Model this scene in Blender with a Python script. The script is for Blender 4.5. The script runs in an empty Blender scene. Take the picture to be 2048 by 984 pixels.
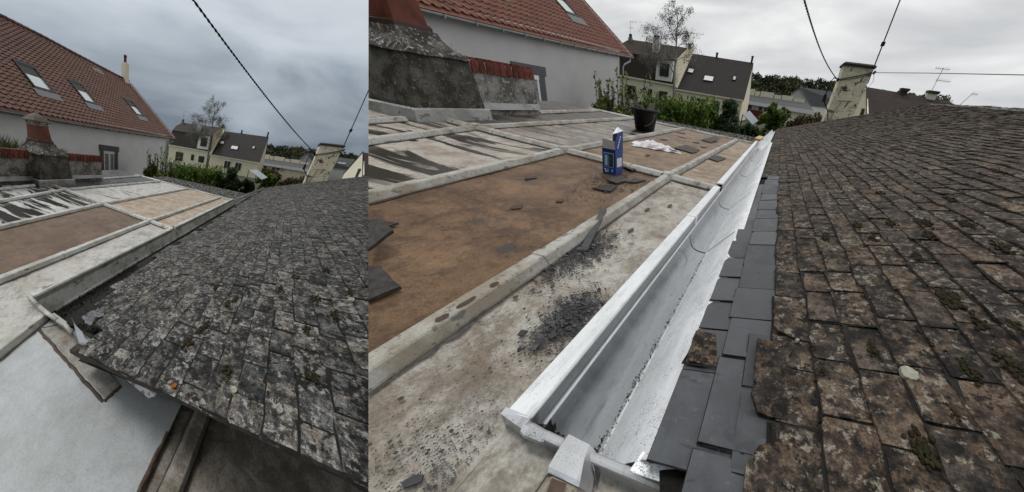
import bpy, bmesh, math, random
import numpy as np
from mathutils import Matrix, Vector

# ------------------------------------------------------------------ camera, sky, sun, exposure
scene = bpy.context.scene
CAM = np.array([0.0, 0.0, 1.6])
CAMB = np.array([[0.7261958283545115, 0.32055112114483775, -0.6081830296985378],
                 [0.6707597328102921, -0.13639779064064128, 0.7290247070906564],
                 [0.15073486564418487, -0.9373593875569493, -0.31406429093115656]])
FPX, CX, CY = 700.0, 860.0, 492.0
cam_d = bpy.data.cameras.new("camera")
cam_d.sensor_width = 36.0
cam_d.lens = FPX / 2048 * 36.0
cam_d.shift_x = (1024 - CX) / 2048
cam_d.clip_start = 0.02
cam_d.clip_end = 4000
cam = bpy.data.objects.new("camera", cam_d)
scene.collection.objects.link(cam)
_m = Matrix.Identity(4)
for i in range(3):
    _m[i][0] = CAMB[i][0]; _m[i][1] = -CAMB[i][1]; _m[i][2] = -CAMB[i][2]; _m[i][3] = CAM[i]
cam.matrix_world = _m
scene.camera = cam

_p1 = CAMB @ np.array([(737 - CX) / FPX, -CY / FPX, 1.0]); _p2 = CAMB @ np.array([(737 - CX) / FPX, CY / FPX, 1.0])
SEAM = np.cross(_p1, _p2); SEAM /= np.linalg.norm(SEAM)
if SEAM @ (CAMB @ np.array([-1.0, 0, 1.0])) < 0: SEAM = -SEAM      # positive on the left-hand place

SUN_DIR = Vector((-0.36, -0.28, 0.90)).normalized()                  # towards the sun behind the clouds
sun_d = bpy.data.lights.new("sun", 'SUN'); sun_d.energy = 1.5; sun_d.angle = math.radians(18); sun_d.color = (1.0, 0.985, 0.96)
sun = bpy.data.objects.new("sun", sun_d); scene.collection.objects.link(sun)
sun.rotation_euler = SUN_DIR.to_track_quat('Z', 'Y').to_euler()

world = bpy.data.worlds.new("World"); scene.world = world; world.use_nodes = True
wt = world.node_tree; wt.nodes.clear()
def wn(t, **k):
    n = wt.nodes.new(t)
    for a, b in k.items(): setattr(n, a, b)
    return n
def wl(a, b): wt.links.new(a, b)
_tc = wn('ShaderNodeTexCoord'); _dir = _tc.outputs['Generated']
_sky = wn('ShaderNodeTexSky', sky_type='NISHITA'); _sky.sun_disc = False
_sky.sun_elevation = math.asin(SUN_DIR.z); _sky.sun_rotation = math.atan2(SUN_DIR.x, SUN_DIR.y)
def wcloud(scale, stretch, stops, seed, up, grad, base):
    mp = wn('ShaderNodeMapping'); mp.inputs['Scale'].default_value = stretch; mp.inputs['Location'].default_value = seed
    wl(_dir, mp.inputs['Vector'])
    nz = wn('ShaderNodeTexNoise'); nz.inputs['Scale'].default_value = scale; nz.inputs['Detail'].default_value = 5; nz.inputs['Roughness'].default_value = .5
    nz.inputs['Distortion'].default_value = .5
    wl(mp.outputs[0], nz.inputs['Vector'])
    dt = wn('ShaderNodeVectorMath', operation='DOT_PRODUCT'); wl(_dir, dt.inputs[0]); dt.inputs[1].default_value = up
    ml = wn('ShaderNodeMath', operation='MULTIPLY_ADD'); wl(dt.outputs['Value'], ml.inputs[0]); ml.inputs[1].default_value = grad[0]; ml.inputs[2].default_value = grad[1]
    cl = wn('ShaderNodeMath', operation='MULTIPLY'); cl.use_clamp = True; wl(ml.outputs[0], cl.inputs[0]); cl.inputs[1].default_value = 1
    ad = wn('ShaderNodeMath', operation='MULTIPLY_ADD'); wl(nz.outputs['Fac'], ad.inputs[0]); ad.inputs[1].default_value = grad[2]; wl(cl.outputs[0], ad.inputs[2])
    sh = wn('ShaderNodeMath', operation='ADD'); wl(ad.outputs[0], sh.inputs[0]); sh.inputs[1].default_value = base; ad = sh
    rp = wn('ShaderNodeValToRGB'); rp.color_ramp.elements[0].position = stops[0][0]; rp.color_ramp.elements[0].color = (*stops[0][1], 1)
    rp.color_ramp.elements[1].position = stops[-1][0]; rp.color_ramp.elements[1].color = (*stops[-1][1], 1)
    for p, c in stops[1:-1]:
        e = rp.color_ramp.elements.new(p); e.color = (*c, 1)
    wl(ad.outputs[0], rp.inputs['Fac'])
    return rp.outputs['Color']
c_left = wcloud(3.2, (1, 1, 2.4), [(0.0, (.19, .228, .28)), (.25, (.34, .395, .46)), (.52, (.55, .605, .66)), (.80, (.72, .77, .81))], (3.1, 1.7, .4), (0, 0, 1), (1.9, .22, 1.1), -.55)
c_right = wcloud(4.2, (1, 1, 3.0), [(0.2, (.60, .615, .63)), (.48, (.74, .75, .755)), (.78, (.92, .925, .92))], (.3, 5.2, 2.4), (0, 0, 1), (.2, .05, 2.0), -.6)
_dt = wn('ShaderNodeVectorMath', operation='DOT_PRODUCT'); wl(_dir, _dt.inputs[0]); _dt.inputs[1].default_value = tuple(SEAM)
_st = wn('ShaderNodeMath', operation='GREATER_THAN'); wl(_dt.outputs['Value'], _st.inputs[0]); _st.inputs[1].default_value = 0
_mx = wn('ShaderNodeMix', data_type='RGBA'); wl(_st.outputs[0], _mx.inputs['Factor']); wl(c_right, _mx.inputs['A']); wl(c_left, _mx.inputs['B'])
_sc = wn('ShaderNodeMix', data_type='RGBA', blend_type='MULTIPLY'); _sc.inputs['Factor'].default_value = 1; wl(_sky.outputs[0], _sc.inputs['A']); _sc.inputs['B'].default_value = (.07, .07, .07, 1)
_m3 = wn('ShaderNodeMix', data_type='RGBA'); _m3.inputs['Factor'].default_value = .95; wl(_sc.outputs['Result'], _m3.inputs['A']); wl(_mx.outputs['Result'], _m3.inputs['B'])
_sx = wn('ShaderNodeSeparateXYZ'); wl(_dir, _sx.inputs[0])
_gr = wn('ShaderNodeMapRange'); _gr.inputs['From Min'].default_value = -.24; _gr.inputs['From Max'].default_value = -.14; wl(_sx.outputs['Z'], _gr.inputs['Value'])
_m2 = wn('ShaderNodeMix', data_type='RGBA'); wl(_gr.outputs[0], _m2.inputs['Factor']); _m2.inputs['A'].default_value = (.05, .055, .045, 1); wl(_m3.outputs['Result'], _m2.inputs['B'])   # land below the horizon
_bg = wn('ShaderNodeBackground'); wl(_m2.outputs['Result'], _bg.inputs['Color']); _bg.inputs['Strength'].default_value = 1.0
_wo = wn('ShaderNodeOutputWorld'); wl(_bg.outputs[0], _wo.inputs['Surface'])
vs = scene.view_settings
vs.view_transform = 'Standard'; vs.look = 'None'; vs.gamma = 1; vs.exposure = 0.0; vs.use_curve_mapping = False

# ------------------------------------------------------------------ the two building sites: origin and axes (metres)
class Site:
    def __init__(s, key, O, E, side):
        s.key = key; s.O = np.array(O); s.E = np.array(E); s.side = side
    def W(s, P): return s.O + np.asarray(P, float) @ s.E
RS = Site('right', [-0.2627928861507328, 0.7339759316793795, 0.9415919644011641],
          [[0.9312267923442102, 0.3656815551477557, -0.05363475390524397], [0.0, 1.9476664427593877, 0.26479168868080927], [-0.16873069705436924, -0.6805857883259957, 1.1375214941957212]], -1)
LS = Site('left', [-3.8590970311423853, -0.15768071619529334, -0.115252415573597],
          [[1.5606119694096998, 0.4086049313300108, 0.1176502521469483], [-1.5438233749390728, 0.782988216534446, -0.27778802899051236], [0.7114088767183615, 0.02671525896106758, 1.2611242073518545]], 1)
def project(w):
    q = (np.asarray(w) - CAM) @ CAMB
    z = q[..., 2]
    zz = np.where(np.abs(z) < 1e-6, 1e-6, z)
    return np.stack([CX + FPX * q[..., 0] / zz, CY + FPX * q[..., 1] / zz, z], -1)

# ------------------------------------------------------------------ mesh helpers
class Buf:
    """faces gathered in site coordinates (metres), with a random number per piece"""
    def __init__(s): s.v = []; s.f = []; s.r = []
    def add(s, V, F, r=None):
        b = len(s.v); r = random.random() if r is None else r
        s.v += [tuple(map(float, p)) for p in V]; s.f += [tuple(b + i for i in f) for f in F]; s.r += [r] * len(V)
        return s
    def hexa(s, P, r=None):      # P: 4 bottom (ccw), 4 top
        return s.add(P, [(3, 2, 1, 0), (4, 5, 6, 7), (0, 1, 5, 4), (1, 2, 6, 5), (2, 3, 7, 6), (3, 0, 4, 7)], r)
    def box(s, a, b, r=None):
        (x0, y0, z0), (x1, y1, z1) = a, b
        x0, x1 = min(x0, x1), max(x0, x1); y0, y1 = min(y0, y1), max(y0, y1); z0, z1 = min(z0, z1), max(z0, z1)
        return s.hexa([(x0, y0, z0), (x1, y0, z0), (x1, y1, z0), (x0, y1, z0), (x0, y0, z1), (x1, y0, z1), (x1, y1, z1), (x0, y1, z1)], r)
    def plate(s, pts, off, r=None):      # polygon and its offset copy
        n = len(pts); P = [np.array(p, float) for p in pts]; o = np.array(off, float)
        V = P + [p + o for p in P]
        F = [tuple(range(n - 1, -1, -1)), tuple(range(n, 2 * n))] + [(i, (i + 1) % n, n + (i + 1) % n, n + i) for i in range(n)]
        return s.add(V, F, r)
    def sweep(s, secs, closed=True, caps=True, r=None):   # list of equal-length point rings
        n = len(secs[0]); V = [p for ring in secs for p in ring]; F = []
        for k in range(len(secs) - 1):
            for i in range(n if closed else n - 1):
                j = (i + 1) % n
                F.append((k * n + i, k * n + j, (k + 1) * n + j, (k + 1) * n + i))
        if caps and closed:
            F.append(tuple(range(n - 1, -1, -1))); F.append(tuple((len(secs) - 1) * n + i for i in range(n)))
        return s.add(V, F, r)
    def tube(s, path, rad, n=6, r=None):
        P = [np.array(p, float) for p in path]; secs = []
        rad = rad if hasattr(rad, '__len__') else [rad] * len(P)
        for k, p in enumerate(P):
            d = P[min(k + 1, len(P) - 1)] - P[max(k - 1, 0)]; d /= np.linalg.norm(d) + 1e-9
            a = np.cross(d, (0, 0, 1.0)) if abs(d[2]) < .9 else np.cross(d, (1.0, 0, 0))
            a /= np.linalg.norm(a); b = np.cross(d, a)
            secs.append([p + rad[k] * (math.cos(t) * a + math.sin(t) * b) for t in [2 * math.pi * i / n for i in range(n)]])
        return s.sweep(secs, r=r)
    def grid(s, f, us, vs_, r=None):
        V = [f(u, v) for v in vs_ for u in us]; n = len(us)
        F = [(j * n + i, j * n + i + 1, (j + 1) * n + i + 1, (j + 1) * n + i) for j in range(len(vs_) - 1) for i in range(n - 1)]
        return s.add(V, F, r)

COL = scene.collection
def link(o, parent, loc):
    COL.objects.link(o)
    if parent is not None:
        o.parent = parent
    o.location = loc
def props(o, label=None, cat=None, group=None, kind=None):
    if label: o['label'] = label
    if cat: o['category'] = cat
    if group: o['group'] = group
    if kind: o['kind'] = kind
    return o
ROOTLOC = {}
def thing(S, name, base, label, cat, group=None, kind=None):
    o = bpy.data.objects.new(name, None); o.empty_display_size = .1
    w = S.W(base); link(o, None, w); ROOTLOC[o.name] = w
    return props(o, label, cat, group, kind)
def obj(S, name, buf, mat, parent=None, label=None, cat=None, group=None, kind=None, smooth=False, clip='cut'):
    """one mesh object in site S from a Buf or (verts, quads, rnd)"""
    if isinstance(buf, Buf): V, F, R = np.array(buf.v), buf.f, np.array(buf.r)
    else: V, F, R = buf
    if len(V) == 0: return None
    W = S.W(V)
    d = ((W - CAM) @ SEAM) * S.side
    if (d <= 0).all(): return None
    cut = (d < 0).any()
    if cut and clip == 'cull':
        F = np.asarray(F); keep = (d[F] > 0).all(1); F = F[keep]
        if len(F) == 0: return None
        used = np.unique(F); remap = np.zeros(len(V), int); remap[used] = np.arange(len(used))
        V, W, R, F = V[used], W[used], R[used], remap[F]; cut = False
    if parent is not None:
        base = ROOTLOC.get(parent.name, np.zeros(3)); loc = (0, 0, 0)
    else:
        base = W.mean(0); base[2] = W[:, 2].min(); loc = base
    me = bpy.data.meshes.new(name)
    if isinstance(F, np.ndarray):
        n, k = F.shape
        me.vertices.add(len(W)); me.vertices.foreach_set('co', (W - base).ravel())
        me.loops.add(n * k); me.loops.foreach_set('vertex_index', F.ravel().astype(np.int32))
        me.polygons.add(n); me.polygons.foreach_set('loop_start', np.arange(0, n * k, k, dtype=np.int32)); me.polygons.foreach_set('loop_total', np.full(n, k, dtype=np.int32))
        me.update(calc_edges=True)
    else:
        me.from_pydata((W - base).tolist(), [], F)
    at = me.attributes.new('site', 'FLOAT_VECTOR', 'POINT'); at.data.foreach_set('vector', V.ravel().astype(np.float32))
    at = me.attributes.new('rnd', 'FLOAT', 'POINT'); at.data.foreach_set('value', R.astype(np.float32))
    if cut:
        bm = bmesh.new(); bm.from_mesh(me)
        n = Vector(SEAM * S.side)
        g = bmesh.ops.bisect_plane(bm, geom=bm.verts[:] + bm.edges[:] + bm.faces[:], plane_co=Vector(CAM - base), plane_no=n, clear_inner=True, dist=1e-6)
        ed = [e for e in g['geom_cut'] if isinstance(e, bmesh.types.BMEdge)]
        if ed and len(ed) < 400:
            try: bmesh.ops.holes_fill(bm, edges=ed, sides=0)
            except Exception: pass
        bm.to_mesh(me); bm.free()
        if len(me.polygons) == 0: return None
    if smooth: me.polygons.foreach_set('use_smooth', [True] * len(me.polygons))
    if mat: me.materials.append(mat)
    o = bpy.data.objects.new(name, me); link(o, parent, loc)
    ROOTLOC[o.name] = base
    return props(o, label, cat, group, kind)

# ------------------------------------------------------------------ materials
class NT:
    def __init__(s, name):
        s.m = bpy.data.materials.new(name); s.m.use_nodes = True; s.t = s.m.node_tree; s.t.nodes.clear()
        s.out = s.n('ShaderNodeOutputMaterial'); s.b = s.n('ShaderNodeBsdfPrincipled'); s.l(s.b.outputs[0], s.out.inputs['Surface'])
        a = s.n('ShaderNodeAttribute'); a.attribute_name = 'site'; s.co = a.outputs['Vector']
        a = s.n('ShaderNodeAttribute'); a.attribute_name = 'rnd'; s.rnd = a.outputs['Fac']
    def n(s, t, **k):
        x = s.t.nodes.new(t)
        for a, b in k.items(): setattr(x, a, b)
        return x
    def l(s, a, b): s.t.links.new(a, b)
    def put(s, inp, v):
        if hasattr(v, 'is_output') or isinstance(v, bpy.types.NodeSocket): s.l(v, inp)
        elif isinstance(v, (tuple, list)): inp.default_value = (*v, 1) if len(v) == 3 and len(inp.default_value) == 4 else tuple(v)
        else: inp.default_value = v
    def vec(s, scale=(1, 1, 1), off=None, rnd=0):
        mp = s.n('ShaderNodeMapping'); mp.inputs['Scale'].default_value = scale; s.l(s.co, mp.inputs['Vector'])
        if off: mp.inputs['Location'].default_value = off
        o = mp.outputs[0]
        if rnd:
            c = s.n('ShaderNodeCombineXYZ'); q = s.math('MULTIPLY', s.rnd, rnd); s.l(q, c.inputs[0]); s.l(q, c.inputs[1]); s.l(q, c.inputs[2])
            ad = s.n('ShaderNodeVectorMath', operation='ADD'); s.l(o, ad.inputs[0]); s.l(c.outputs[0], ad.inputs[1]); o = ad.outputs[0]
        return o
    def noise(s, scale, detail=5, rough=.55, v=None, dist=0):
        x = s.n('ShaderNodeTexNoise'); x.inputs['Scale'].default_value = scale; x.inputs['Detail'].default_value = detail; x.inputs['Roughness'].default_value = rough
        x.inputs['Distortion'].default_value = dist
        s.l(v if v is not None else s.co, x.inputs['Vector']); return x.outputs['Fac']
    def vor(s, scale, v=None, feature='F1', out='Distance'):
        x = s.n('ShaderNodeTexVoronoi', feature=feature); x.inputs['Scale'].default_value = scale
        s.l(v if v is not None else s.co, x.inputs['Vector']); return x.outputs[out]
    def ramp(s, f, *st):
        x = s.n('ShaderNodeValToRGB'); e = x.color_ramp.elements
        st = [(p, (c, c, c) if not hasattr(c, '__len__') else c) for p, c in st]
        e[0].position, e[0].color = st[0][0], (*st[0][1], 1); e[1].position, e[1].color = st[-1][0], (*st[-1][1], 1)
        for p, c in st[1:-1]:
            q = e.new(p); q.color = (*c, 1)
        s.l(f, x.inputs['Fac']); return x.outputs['Color']
    def mix(s, f, a, b, mode='MIX'):
        x = s.n('ShaderNodeMix', data_type='RGBA', blend_type=mode)
        s.put(x.inputs['Factor'], f); s.put(x.inputs['A'], a); s.put(x.inputs['B'], b); return x.outputs['Result']
    def math(s, op, a, b=0.0, c=None):
        x = s.n('ShaderNodeMath', operation=op); s.put(x.inputs[0], a); s.put(x.inputs[1], b)
        if c is not None: s.put(x.inputs[2], c)
        return x.outputs[0]
    def bump(s, h, strength=.3, dist=.01):
        x = s.n('ShaderNodeBump'); x.inputs['Strength'].default_value = strength; x.inputs['Distance'].default_value = dist; s.l(h, x.inputs['Height']); s.l(x.outputs[0], s.b.inputs['Normal'])
    def fin(s, col, rough=.7, metal=0.0, spec=.4):
        s.put(s.b.inputs['Base Color'], col); s.put(s.b.inputs['Roughness'], rough); s.put(s.b.inputs['Metallic'], metal); s.put(s.b.inputs['Specular IOR Level'], spec); return s.m

def m_plain(name, col, rough=.7, var=.25, scale=8, metal=0.0, spec=.4, bump=.15, detail=6, rv=.0):
    t = NT(name); f = t.noise(scale, detail, .6)
    c = t.mix(t.ramp(f, (.3, 0), (.7, 1)), tuple(x * (1 - var) for x in col), tuple(min(1, x * (1 + var)) for x in col))
    if rv:
        c = t.mix(1.0, c, t.ramp(t.rnd, (0, 1 - rv), (1, 1 + rv)), 'MULTIPLY')
    if bump: t.bump(f, bump)
    return t.fin(c, rough, metal, spec)

def m_zinc(name, light, brown, dark, brown_at, dark_at, streak=(1.2, 5), wet=.25, grit=0.0, fine=.12, seed=0.0, sc=1.0, brown_iso=False, bmp=.12, rg0=.55, s8=.5):
    """weathered zinc sheet: pale oxide, rust-brown wash, dark wet streaks running down the slope"""
    t = NT(name); o = (seed, seed * 1.7, 0)
    iso = t.noise(2.4 * sc, 8, .62, t.vec((1, 1, 1), o), .4)
    st = t.noise(1.5 * sc, 7, .6, t.vec((streak[0], streak[1], 1), o), .6)
    fi = t.noise(130, 3, .7)
    bf = iso if brown_iso else t.math('ADD', t.math('MULTIPLY', iso, .5), t.math('MULTIPLY', st, .5))
    bl_, bh_ = .5 + (brown_at[0] - .5) * .6, .5 + (brown_at[1] - .5) * .6
    c = t.mix(t.ramp(bf, (bl_, 0), (bh_, 1)), light, brown)
    mott = t.noise(26, 7, .72)
    c = t.mix(t.math('MULTIPLY', t.ramp(mott, (.5, 0), (.62, 1)), .55), c, brown)
    c = t.mix(t.math('MULTIPLY', t.ramp(mott, (.38, 1), (.48, 0)), .4), c, light)
    n8 = t.noise(7 * sc, 8, .68, t.vec((1.3, 1.0, 1), (seed * 2, 3, 1)), .3)
    c = t.mix(t.ramp(n8, (.52, 0), (.60, s8)), c, tuple(x * .62 for x in brown))
    c = t.mix(t.ramp(n8, (.38, s8 * .9), (.45, 0)), c, tuple(min(1, x * 1.12) for x in light))
    tl = t.noise(3.4 * sc, 5, .55, t.vec((1.2, 1.0, 1), (seed * 3, 1, 2)), .5)
    c = t.mix(t.ramp(tl, (.535, 0), (.545, s8 * .8), (.56, s8 * .22), (.64, s8 * .22)), c, tuple(x * .55 for x in brown))
    d2 = t.noise(2.1 * sc, 6, .55, t.vec((streak[0] * .8, streak[1] * .7, 1), (seed + 4, 2, 1)), .9)
    dm = t.ramp(d2, (dark_at[0], 0), (dark_at[1], 1))
    c = t.mix(dm, c, dark)
    if grit:
        g = t.noise(260, 2, .6); gm = t.math('MULTIPLY', t.ramp(g, (.60, 0), (.64, 1)), t.ramp(t.noise(5, 4), (.44, 0), (.58, grit)))
        c = t.mix(gm, c, (.03, .03, .032))
    c = t.mix(1.0, c, t.ramp(fi, (.36, 1 - fine * 1.6), (.64, 1 + fine * 1.6)), 'MULTIPLY')
    t.bump(t.math('ADD', fi, t.math('MULTIPLY', mott, 2)), bmp, .002)
    rg = t.mix(dm, (rg0, rg0, rg0), (wet, wet, wet))
    return t.fin(c, rg, 0.0, .25)

def m_roll(name, light, stain, sp=.5):
    t = NT(name); a = t.noise(7, 6, .65); b = t.noise(45, 5, .7); s2 = t.noise(2.2, 5)
    c = t.mix(t.ramp(t.math('MULTIPLY', t.math('ADD', a, s2), .5), (.45, 0), (.56, 1)), light, stain)
    c = t.mix(t.ramp(t.noise(30, 7, .75), (.53, 0), (.62, .35)), c, tuple(x * .7 for x in stain))
    c = t.mix(t.ramp(b, (.58, 0), (.64, sp)), c, tuple(x * .3 for x in stain))
    c = t.mix(1.0, c, t.ramp(t.noise(150, 3, .7), (.36, .9), (.64, 1.1)), 'MULTIPLY')
    spot = t.noise(9, 3, .5, t.vec((2.2, .9, 2)))
    c = t.mix(t.ramp(spot, (.63, 0), (.66, .8)), c, (.10, .092, .08))
    t.bump(b, .06, .003)
    return t.fin(c, .48, 0, .5)

def m_newzinc(name, dust, rough=.3, base=(.60, .62, .63), metal=.95, edge=0.0):
    t = NT(name); n1 = t.noise(3, 5, .6, t.vec((1, .35, 1))); n2 = t.noise(70, 3, .7); v = t.vor(120)
    c = t.mix(t.ramp(n1, (.35, 0), (.7, 1)), base, tuple(x * .8 for x in base))
    c = t.mix(t.ramp(t.noise(6, 7, .7, t.vec((1.6, .6, 1.6))), (.46, 0), (.62, .5)), c, tuple(x * .70 for x in base))
    c = t.mix(t.ramp(t.noise(40, 5, .75, t.vec((1, .3, 1))), (.54, 0), (.64, .35)), c, tuple(x * .45 for x in base))
    x_ = t.n('ShaderNodeSeparateXYZ'); t.l(t.co, x_.inputs[0]); mr = t.n('ShaderNodeMapRange'); mr.inputs['From Min'].default_value = .235; mr.inputs['From Max'].default_value = .325; t.l(x_.outputs[0], mr.inputs['Value'])
    g = t.math('ADD', t.noise(9, 5, .7), t.math('MULTIPLY', mr.outputs[0], edge))
    d = t.math('MULTIPLY', t.ramp(t.noise(330, 3, .65), (.56, 0), (.60, 1)), t.ramp(g, (.47, 0), (.60, dust)))
    c = t.mix(d, c, (.05, .05, .052))
    t.bump(t.noise(2.2, 3, .5, t.vec((1, .5, 1))), .25, .02)
    r = t.ramp(t.math('ADD', n1, t.math('MULTIPLY', n2, .3)), (.4, rough - .06), (.9, rough + .16))
    return t.fin(c, r, t.math('SUBTRACT', metal, t.math('MULTIPLY', d, metal)), .5)

def m_slate(name, dk, mid, lt, lich, warm, moss=.5):
    """old lichen-covered slate"""
    t = NT(name); v = t.vec((1, 1, 1), None, 37.0)
    big = t.noise(11, 7, .65, v); med = t.noise(48, 6, .72, v); fin_ = t.noise(190, 3, .7)
    c = t.ramp(t.math('ADD', t.math('MULTIPLY', big, .55), t.math('MULTIPLY', med, .45)), (.42, dk), (.50, mid), (.575, lt))
    tint = t.ramp(t.rnd, (0, (.55, .57, .60)), (.3, (.85, .86, .88)), (.6, (1.05, 1.02, .98)), (.85, tuple(x * 1.1 for x in warm)), (1, tuple(x * 1.4 for x in warm)))
    c = t.mix(1.0, c, tint, 'MULTIPLY')
    wp = t.noise(24, 6, .7, t.vec((1, 1, 1), (9, 3, 1), 11.0))
    c = t.mix(t.ramp(wp, (.54, 0), (.60, .6)), c, tuple(a * b for a, b in zip(lt, (1.0, .85, .70))))
    lf = t.math('ADD', t.noise(38, 7, .74, t.vec((1, 1, 1), (2, 7, 5), 5.0), .2), t.math('MULTIPLY', t.math('SUBTRACT', t.math('FRACT', t.math('MULTIPLY', t.rnd, 17.3)), .5), .07))
    c = t.mix(t.ramp(lf, (.555, 0), (.60, .8)), c, lich)
    bf = t.math('ADD', t.noise(30, 7, .74, t.vec((1, 1, 1), (5, 1, 8), 3.0), .2), t.math('MULTIPLY', t.math('SUBTRACT', t.math('FRACT', t.math('MULTIPLY', t.rnd, 7.7)), .5), .08))
    c = t.mix(t.ramp(bf, (.535, 0), (.59, .92)), c, tuple(x * .45 for x in dk))
    c = t.mix(1.0, c, t.ramp(fin_, (.36, .6), (.64, 1.4)), 'MULTIPLY')
    t.bump(t.math('ADD', t.math('MULTIPLY', med, 2), fin_), .5, .006)
    return t.fin(c, .85, 0, .25)

def m_leaf(name, a, b, c3, trans=.25):
    t = NT(name); c = t.ramp(t.rnd, (0, a), (.6, b), (1, c3))
    t.fin(c, .6, 0, .3)
    tr = t.n('ShaderNodeBsdfTranslucent'); t.l(c, tr.inputs['Color'])
    ms = t.n('ShaderNodeMixShader'); ms.inputs[0].default_value = trans; t.l(t.b.outputs[0], ms.inputs[1]); t.l(tr.outputs[0], ms.inputs[2]); t.l(ms.outputs[0], t.out.inputs['Surface'])
    return t.m

def m_concrete(name, base, dark, lich, lf=(.58, .66)):
    t = NT(name); a = t.noise(5, 8, .65); b = t.noise(22, 6, .7, None, .5); f = t.noise(90, 4, .7)
    c = t.mix(t.ramp(a, (.42, 0), (.56, 1)), base, dark)
    c = t.mix(t.ramp(b, (.5 + (lf[0] - .5) * .75, 0), (.5 + (lf[1] - .5) * .75, .85)), c, lich)
    c = t.mix(1.0, c, t.ramp(f, (.36, .55), (.64, 1.45)), 'MULTIPLY')
    t.bump(t.math('ADD', f, t.math('MULTIPLY', b, 2)), .6, .012)
    return t.fin(c, .9, 0, .2)

def m_peel(name):
    t = NT(name); a = t.noise(3.2, 9, .7, None, .8); b = t.noise(9, 8, .7)
    c = t.mix(t.ramp(b, (.4, 0), (.7, 1)), (.82, .76, .57), (.62, .54, .37))
    c = t.mix(t.ramp(a, (.55, 0), (.59, 1)), c, (.16, .11, .075))
    t.bump(t.math('ADD', a, b), .4, .03)
    return t.fin(c, .85)

def m_tilebump(name, c0, c1, sx, sz):
    """small far tiles: courses as relief"""
    t = NT(name); br = t.n('ShaderNodeTexBrick'); br.inputs['Scale'].default_value = 1
    mp = t.n('ShaderNodeMapping'); mp.inputs['Rotation'].default_value = (math.radians(90), 0, 0); t.l(t.co, mp.inputs['Vector']); t.l(mp.outputs[0], br.inputs['Vector'])
    br.inputs['Color1'].default_value = (*c0, 1); br.inputs['Color2'].default_value = (*c1, 1); br.inputs['Mortar'].default_value = (*[x * .35 for x in c0], 1)
    br.inputs['Brick Width'].default_value = sx; br.inputs['Row Height'].default_value = sz; br.inputs['Mortar Size'].default_value = sz * .1
    n = t.noise(.5, 6); c = t.mix(t.ramp(n, (.45, 0), (.7, .6)), br.outputs['Color'], tuple(x * .6 for x in c1))
    t.bump(br.outputs['Fac'], .4, .1)
    return t.fin(c, .8)

def m_glass(name, col=(.35, .38, .40), rough=.06):
    t = NT(name); return t.fin(t.ramp(t.noise(3), (.3, tuple(x * .8 for x in col)), (.7, col)), rough, 0.0, 1.0)

M = {}
for k, w in (('R', (1.07, .98, .91)), ('L', (1.04, 1.0, .95))):
    if k == 'R': M['slate' + k] = m_slate('old_slate_brown', (.008, .0063, .005), (.038, .0285, .0215), (.116, .088, .065), (.23, .20, .155), w)
    else: M['slate' + k] = m_slate('old_slate_grey', (.009, .0085, .008), (.048, .046, .043), (.165, .157, .145), (.31, .30, .275), w)
t = NT('new_slate'); f = t.noise(9, 8, .65, t.vec((1, 1, 1), None, 13.0)); g = t.noise(70, 5, .7); w_ = t.noise(7, 6, .6, t.vec((1, 3, 1), (4, 4, 0), 7.0), 1.0)
c = t.ramp(f, (.4, (.030, .032, .035)), (.6, (.053, .056, .060))); c = t.mix(t.ramp(w_, (.60, 0), (.63, .5)), c, (.012, .013, .015)); c = t.mix(t.ramp(g, (.60, 0), (.68, .5)), c, (.10, .105, .11))
c = t.mix(1.0, c, t.ramp(t.rnd, (0, .7), (1, 1.45)), 'MULTIPLY'); t.bump(t.math('ADD', f, t.math('MULTIPLY', g, .3)), .35, .006); M['slate_new'] = t.fin(c, t.ramp(f, (.4, .42), (.6, .6)), 0, .4)
M['slate_chip'] = m_plain('slate_chip', (.042, .042, .044), .6, .35, 30, 0, .4, .2, 5, .5)
M['slate_wet'] = m_plain('loose_slate', (.038, .032, .028), .6, .6, 34, 0, .3, .6, 7, .35)
M['moss'] = m_plain('moss', (.027, .023, .011), .95, .7, 90, 0, .1, 1.0)
M['lichen'] = m_plain('lichen', (.30, .30, .235), .9, .3, 70, 0, .1, .6)
M['orange'] = m_plain('orange_lichen', (.28, .09, .015), .9, .3, 60, 0, .1, .6)
M['zRa'] = m_zinc('zinc_beige', (.385, .362, .318), (.19, .147, .106), (.10, .08, .06), (.42, .68), (.66, .70), (1.6, 2.2), .3, .38, .12, 1.0, 1.4)
M['zRa2'] = m_zinc('zinc_beige_far', (.34, .275, .20), (.18, .115, .068), (.07, .055, .042), (.42, .62), (.62, .70), (1.2, 7), .35, .3, .16, 2.0)
M['zRb'] = m_zinc('zinc_rust', (.190, .114, .062), (.082, .045, .024), (.042, .031, .023), (.36, .64), (.63, .70), (1.3, 2.6), .35, .4, .14, 3.0, 1.1)
M['zRb2'] = m_zinc('zinc_rust_far', (.235, .165, .105), (.14, .082, .045), (.05, .038, .028), (.40, .62), (.62, .70), (1.1, 6), .35, .3, .15, 4.0)
M['zRc'] = m_zinc('zinc_streaked', (.40, .365, .315), (.27, .21, .165), (.040, .036, .030), (.45, .68), (.485, .535), (.55, 3.8), .18, 0, .12, 5.3, .95)
M['zRc2'] = m_zinc('zinc_streaked_far', (.30, .265, .225), (.17, .13, .095), (.035, .031, .027), (.42, .62), (.485, .55), (.6, 6), .2, 0, .14, 6.1)
M['zRd'] = m_zinc('zinc_dark', (.13, .11, .09), (.07, .058, .048), (.025, .022, .02), (.42, .6), (.45, .6), (.9, 4), .2, 0, .14, 7.4)
M['zLa'] = m_zinc('zinc_white', (.47, .455, .42), (.34, .29, .225), (.10, .085, .07), (.50, .72), (.70, .80), (1.3, 2.2), .4, .1, .10, 8.2)
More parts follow.
